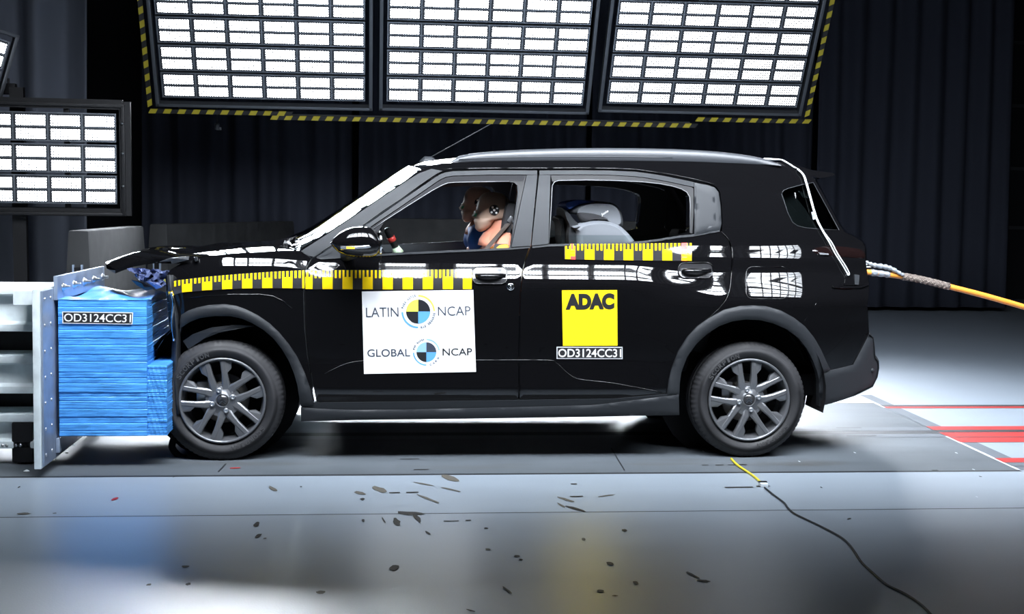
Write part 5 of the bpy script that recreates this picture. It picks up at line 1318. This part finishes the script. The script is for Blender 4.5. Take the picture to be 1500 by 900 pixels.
    # denser rings in the face
    dense = []
    for r0__, r1__, (v0, *_), (v1, *_) in zip(rings, rings[1:], prof, prof[1:]):
        dense.append(r0__)
    dense.append(rings[-1])
    hb.loft(dense); hd_ = hb.build('head', head_m, t)
    for sg_ in (-1, 1):
        # target mark on the temple, seam line, chalk
        c = L(721.8, 307.8, sg_*.0785); k = MB(); k.lathe([(0, .002), (.026, .0015), (.0275, 0)], c, (0, sg_, 0), 24); q_ = k.build('target_mark', 'tapegrey', hd_)
        k = MB()
        for du, dvv in ((0, 0), (-2.6, -4.2), (4.0, -3.0), (-4.0, 3.2), (3.0, 4.2)): k.lathe([(0, .0035), (.0062, .003), (.0065, .001)], L(721.8+du, 307.8+dvv, sg_*.0785), (0, sg_, 0), 10)
        k.build('mark_dots', 'white', q_)
        k = MB(); k.lathe([(0, .002), (.010, .0)], L(696.9, 310.5, sg_*.034), (-1, sg_*.7, 0), 10); k.build('eye', 'headskin', hd_)
    k = MB(); k.tube([L(739, v, -(hw+.0005)) for v, hw in ((287, .058), (292, .066), (298, .0705), (307, .073), (316, .070), (320, .068))], .0012, 5); k.build('head_seam', 'dark', hd_)
    k = MB(); k.loft([[L(698, 309, -.018), L(699.5, 310, -.028), L(696.5, 318, -.022), L(692.8, 317.2, -.010)], [L(698.6, 309, -.016), L(700.1, 310, -.026), L(697.1, 318, -.02), L(693.4, 317.2, -.008)]], smooth=False); k.build('chalk_patch', 'green', hd_)
    nk = MB(); nk.loft([[L(u0+(u1-u0)*(.5-.5*math.cos(2*math.pi*j/20)), v+dv_*math.cos(2*math.pi*j/20), hw*math.sin(2*math.pi*j/20)) for j in range(20)] for u0, u1, v, dv_, hw in ((721, 744, 321, 0, .055), (720, 745, 327, 0, .058), (716, 746, 334, 0, .062), (708, 748, 343, -2, .075), (702, 752, 354, -4, .10), (700, 756, 362, -3, .14))])
    nk.build('neck_jacket', 'neckskin', t)
    return t, L
kd = (P(703, 339.5, .42)-P(702, 339.5, .42)).length
dd, LD = dummy('crash test dummy in the driver seat with brown head and yellow shirt', (702, 339.5), .42, 'shirt_y', kd)
pd, LP_ = dummy('crash test dummy in the passenger seat with dark head and blue shirt', (682.5, 325.5), 2*HALF-.46, 'shirt_b', kd, lift=1)
# driver's belt
b = MB(); bp_ = [(749, 316, -.10), (745, 322, -.125), (735, 334, -.135), (722, 348, -.165), (708, 364, -.19), (690, 385, -.2)]
rings = []
for u, v, y in bp_:
    p = LD(u, v, y); d = Vector((.030, 0, .020)); rings.append([p-d, p+d, p+d+Vector((0, .003, 0)), p-d+Vector((0, .003, 0))])
b.loft(rings, smooth=False); bl = b.build('seat_belt', mat('belt_webbing', (.030, .020, .015), .7), car)
b = MB(); b.box(LD(744, 321, -.13), (.022, .012, .035), (0, .6, 0)); b.build('belt_guide', 'bolt', bl, bevel=.004)
# ================================================================== child seat
YS = .52
cs = thing('child_seat', 'grey child seat with blue top on the rear bench behind the window', 'child seat', (P(870, 350, YS).x, YS, .58))
def solid(name, px, y0, y1, m, parent, crown_=.03, n=5):
    """rounded solid whose side view is the measured outline"""
    pts = [(p.x, p.y) for p in catmull([(u, v, 0) for u, v in px], 4, True)]; cu = sum(p[0] for p in pts)/len(pts); cv = sum(p[1] for p in pts)/len(pts)
    rings = []
    for k in range(n+1):
        t = -1+2*k/n; y = (y0+y1)/2+(y1-y0)/2*t; sc_ = 1-.22*abs(t)**4
        rings.append([P(cu+(u-cu)*sc_, cv+(v-cv)*sc_, YS)+Vector((0, y-YS, 0)) for u, v in pts])
    if rings: 
        b = MB(); b.loft(rings); return b.build(name, m, parent, sharp=.9)
hs_ = solid('head_shell', [(829, 312), (832, 304), (843, 298), (860, 295), (880, 295.5), (893, 298), (902, 306), (906.5, 318), (907, 330), (900, 334), (890, 330), (878, 322), (862, 317), (842, 314)], YS-.20, YS+.14, 'childgrey', cs)
solid('canopy_top', [(818, 300), (824, 295.5), (838, 292.8), (856, 293.2), (870, 295), (858, 297.6), (844, 299.6), (832, 305), (826, 308), (821, 305)], YS-.17, YS+.12, 'childblue', cs)
solid('side_wing', [(828, 332), (842, 326), (860, 322.6), (880, 323.4), (896, 328.5), (908, 338), (920, 352), (928, 366), (900, 375), (860, 375), (838, 368), (834, 340)], YS-.235, YS-.10, 'childgrey', cs)
solid('shell_frame', [(818, 304), (826, 309), (833, 318), (842, 328), (838, 332), (836, 342), (838, 365), (826, 365), (824, 345), (826, 330), (820, 316)], YS-.21, YS+.16, 'plastic', cs)
solid('harness_pad', [(838, 312), (855, 312), (872, 316), (882, 322), (862, 321.5), (844, 325)], YS-.215, YS-.15, 'seat', cs)
solid('arm_pad', [(813, 319), (818, 316), (826, 316), (828, 319), (822, 322), (824, 340), (826, 362), (819, 362), (817, 330)], YS-.10, YS+.16, 'plastic', cs)
solid('seat_base', [(836, 362), (930, 366), (935, 400), (915, 432), (850, 440), (815, 432), (812, 405), (824, 366)], YS-.20, YS+.14, 'childgrey', cs)
solid('rest_lip', [(828, 331), (836, 329.5), (842, 330.5), (836, 333), (830, 333)], YS-.24, YS-.1, 'childgrey', cs)
b = MB(); put_text(b, 'Joie', [(880, 313.5), (890.5, 306.8), (892, 311.3), (881.5, 317.8)], lambda u, v: P(u, v, YS-.212), .02); orient(b.build('lettering', 'white', hs_))
b = MB(); b.box(P(895, 300.5, YS-.15), (.03, .03, .012), (0, .5, 0)); b.build('strap_loop', 'plastic', hs_)
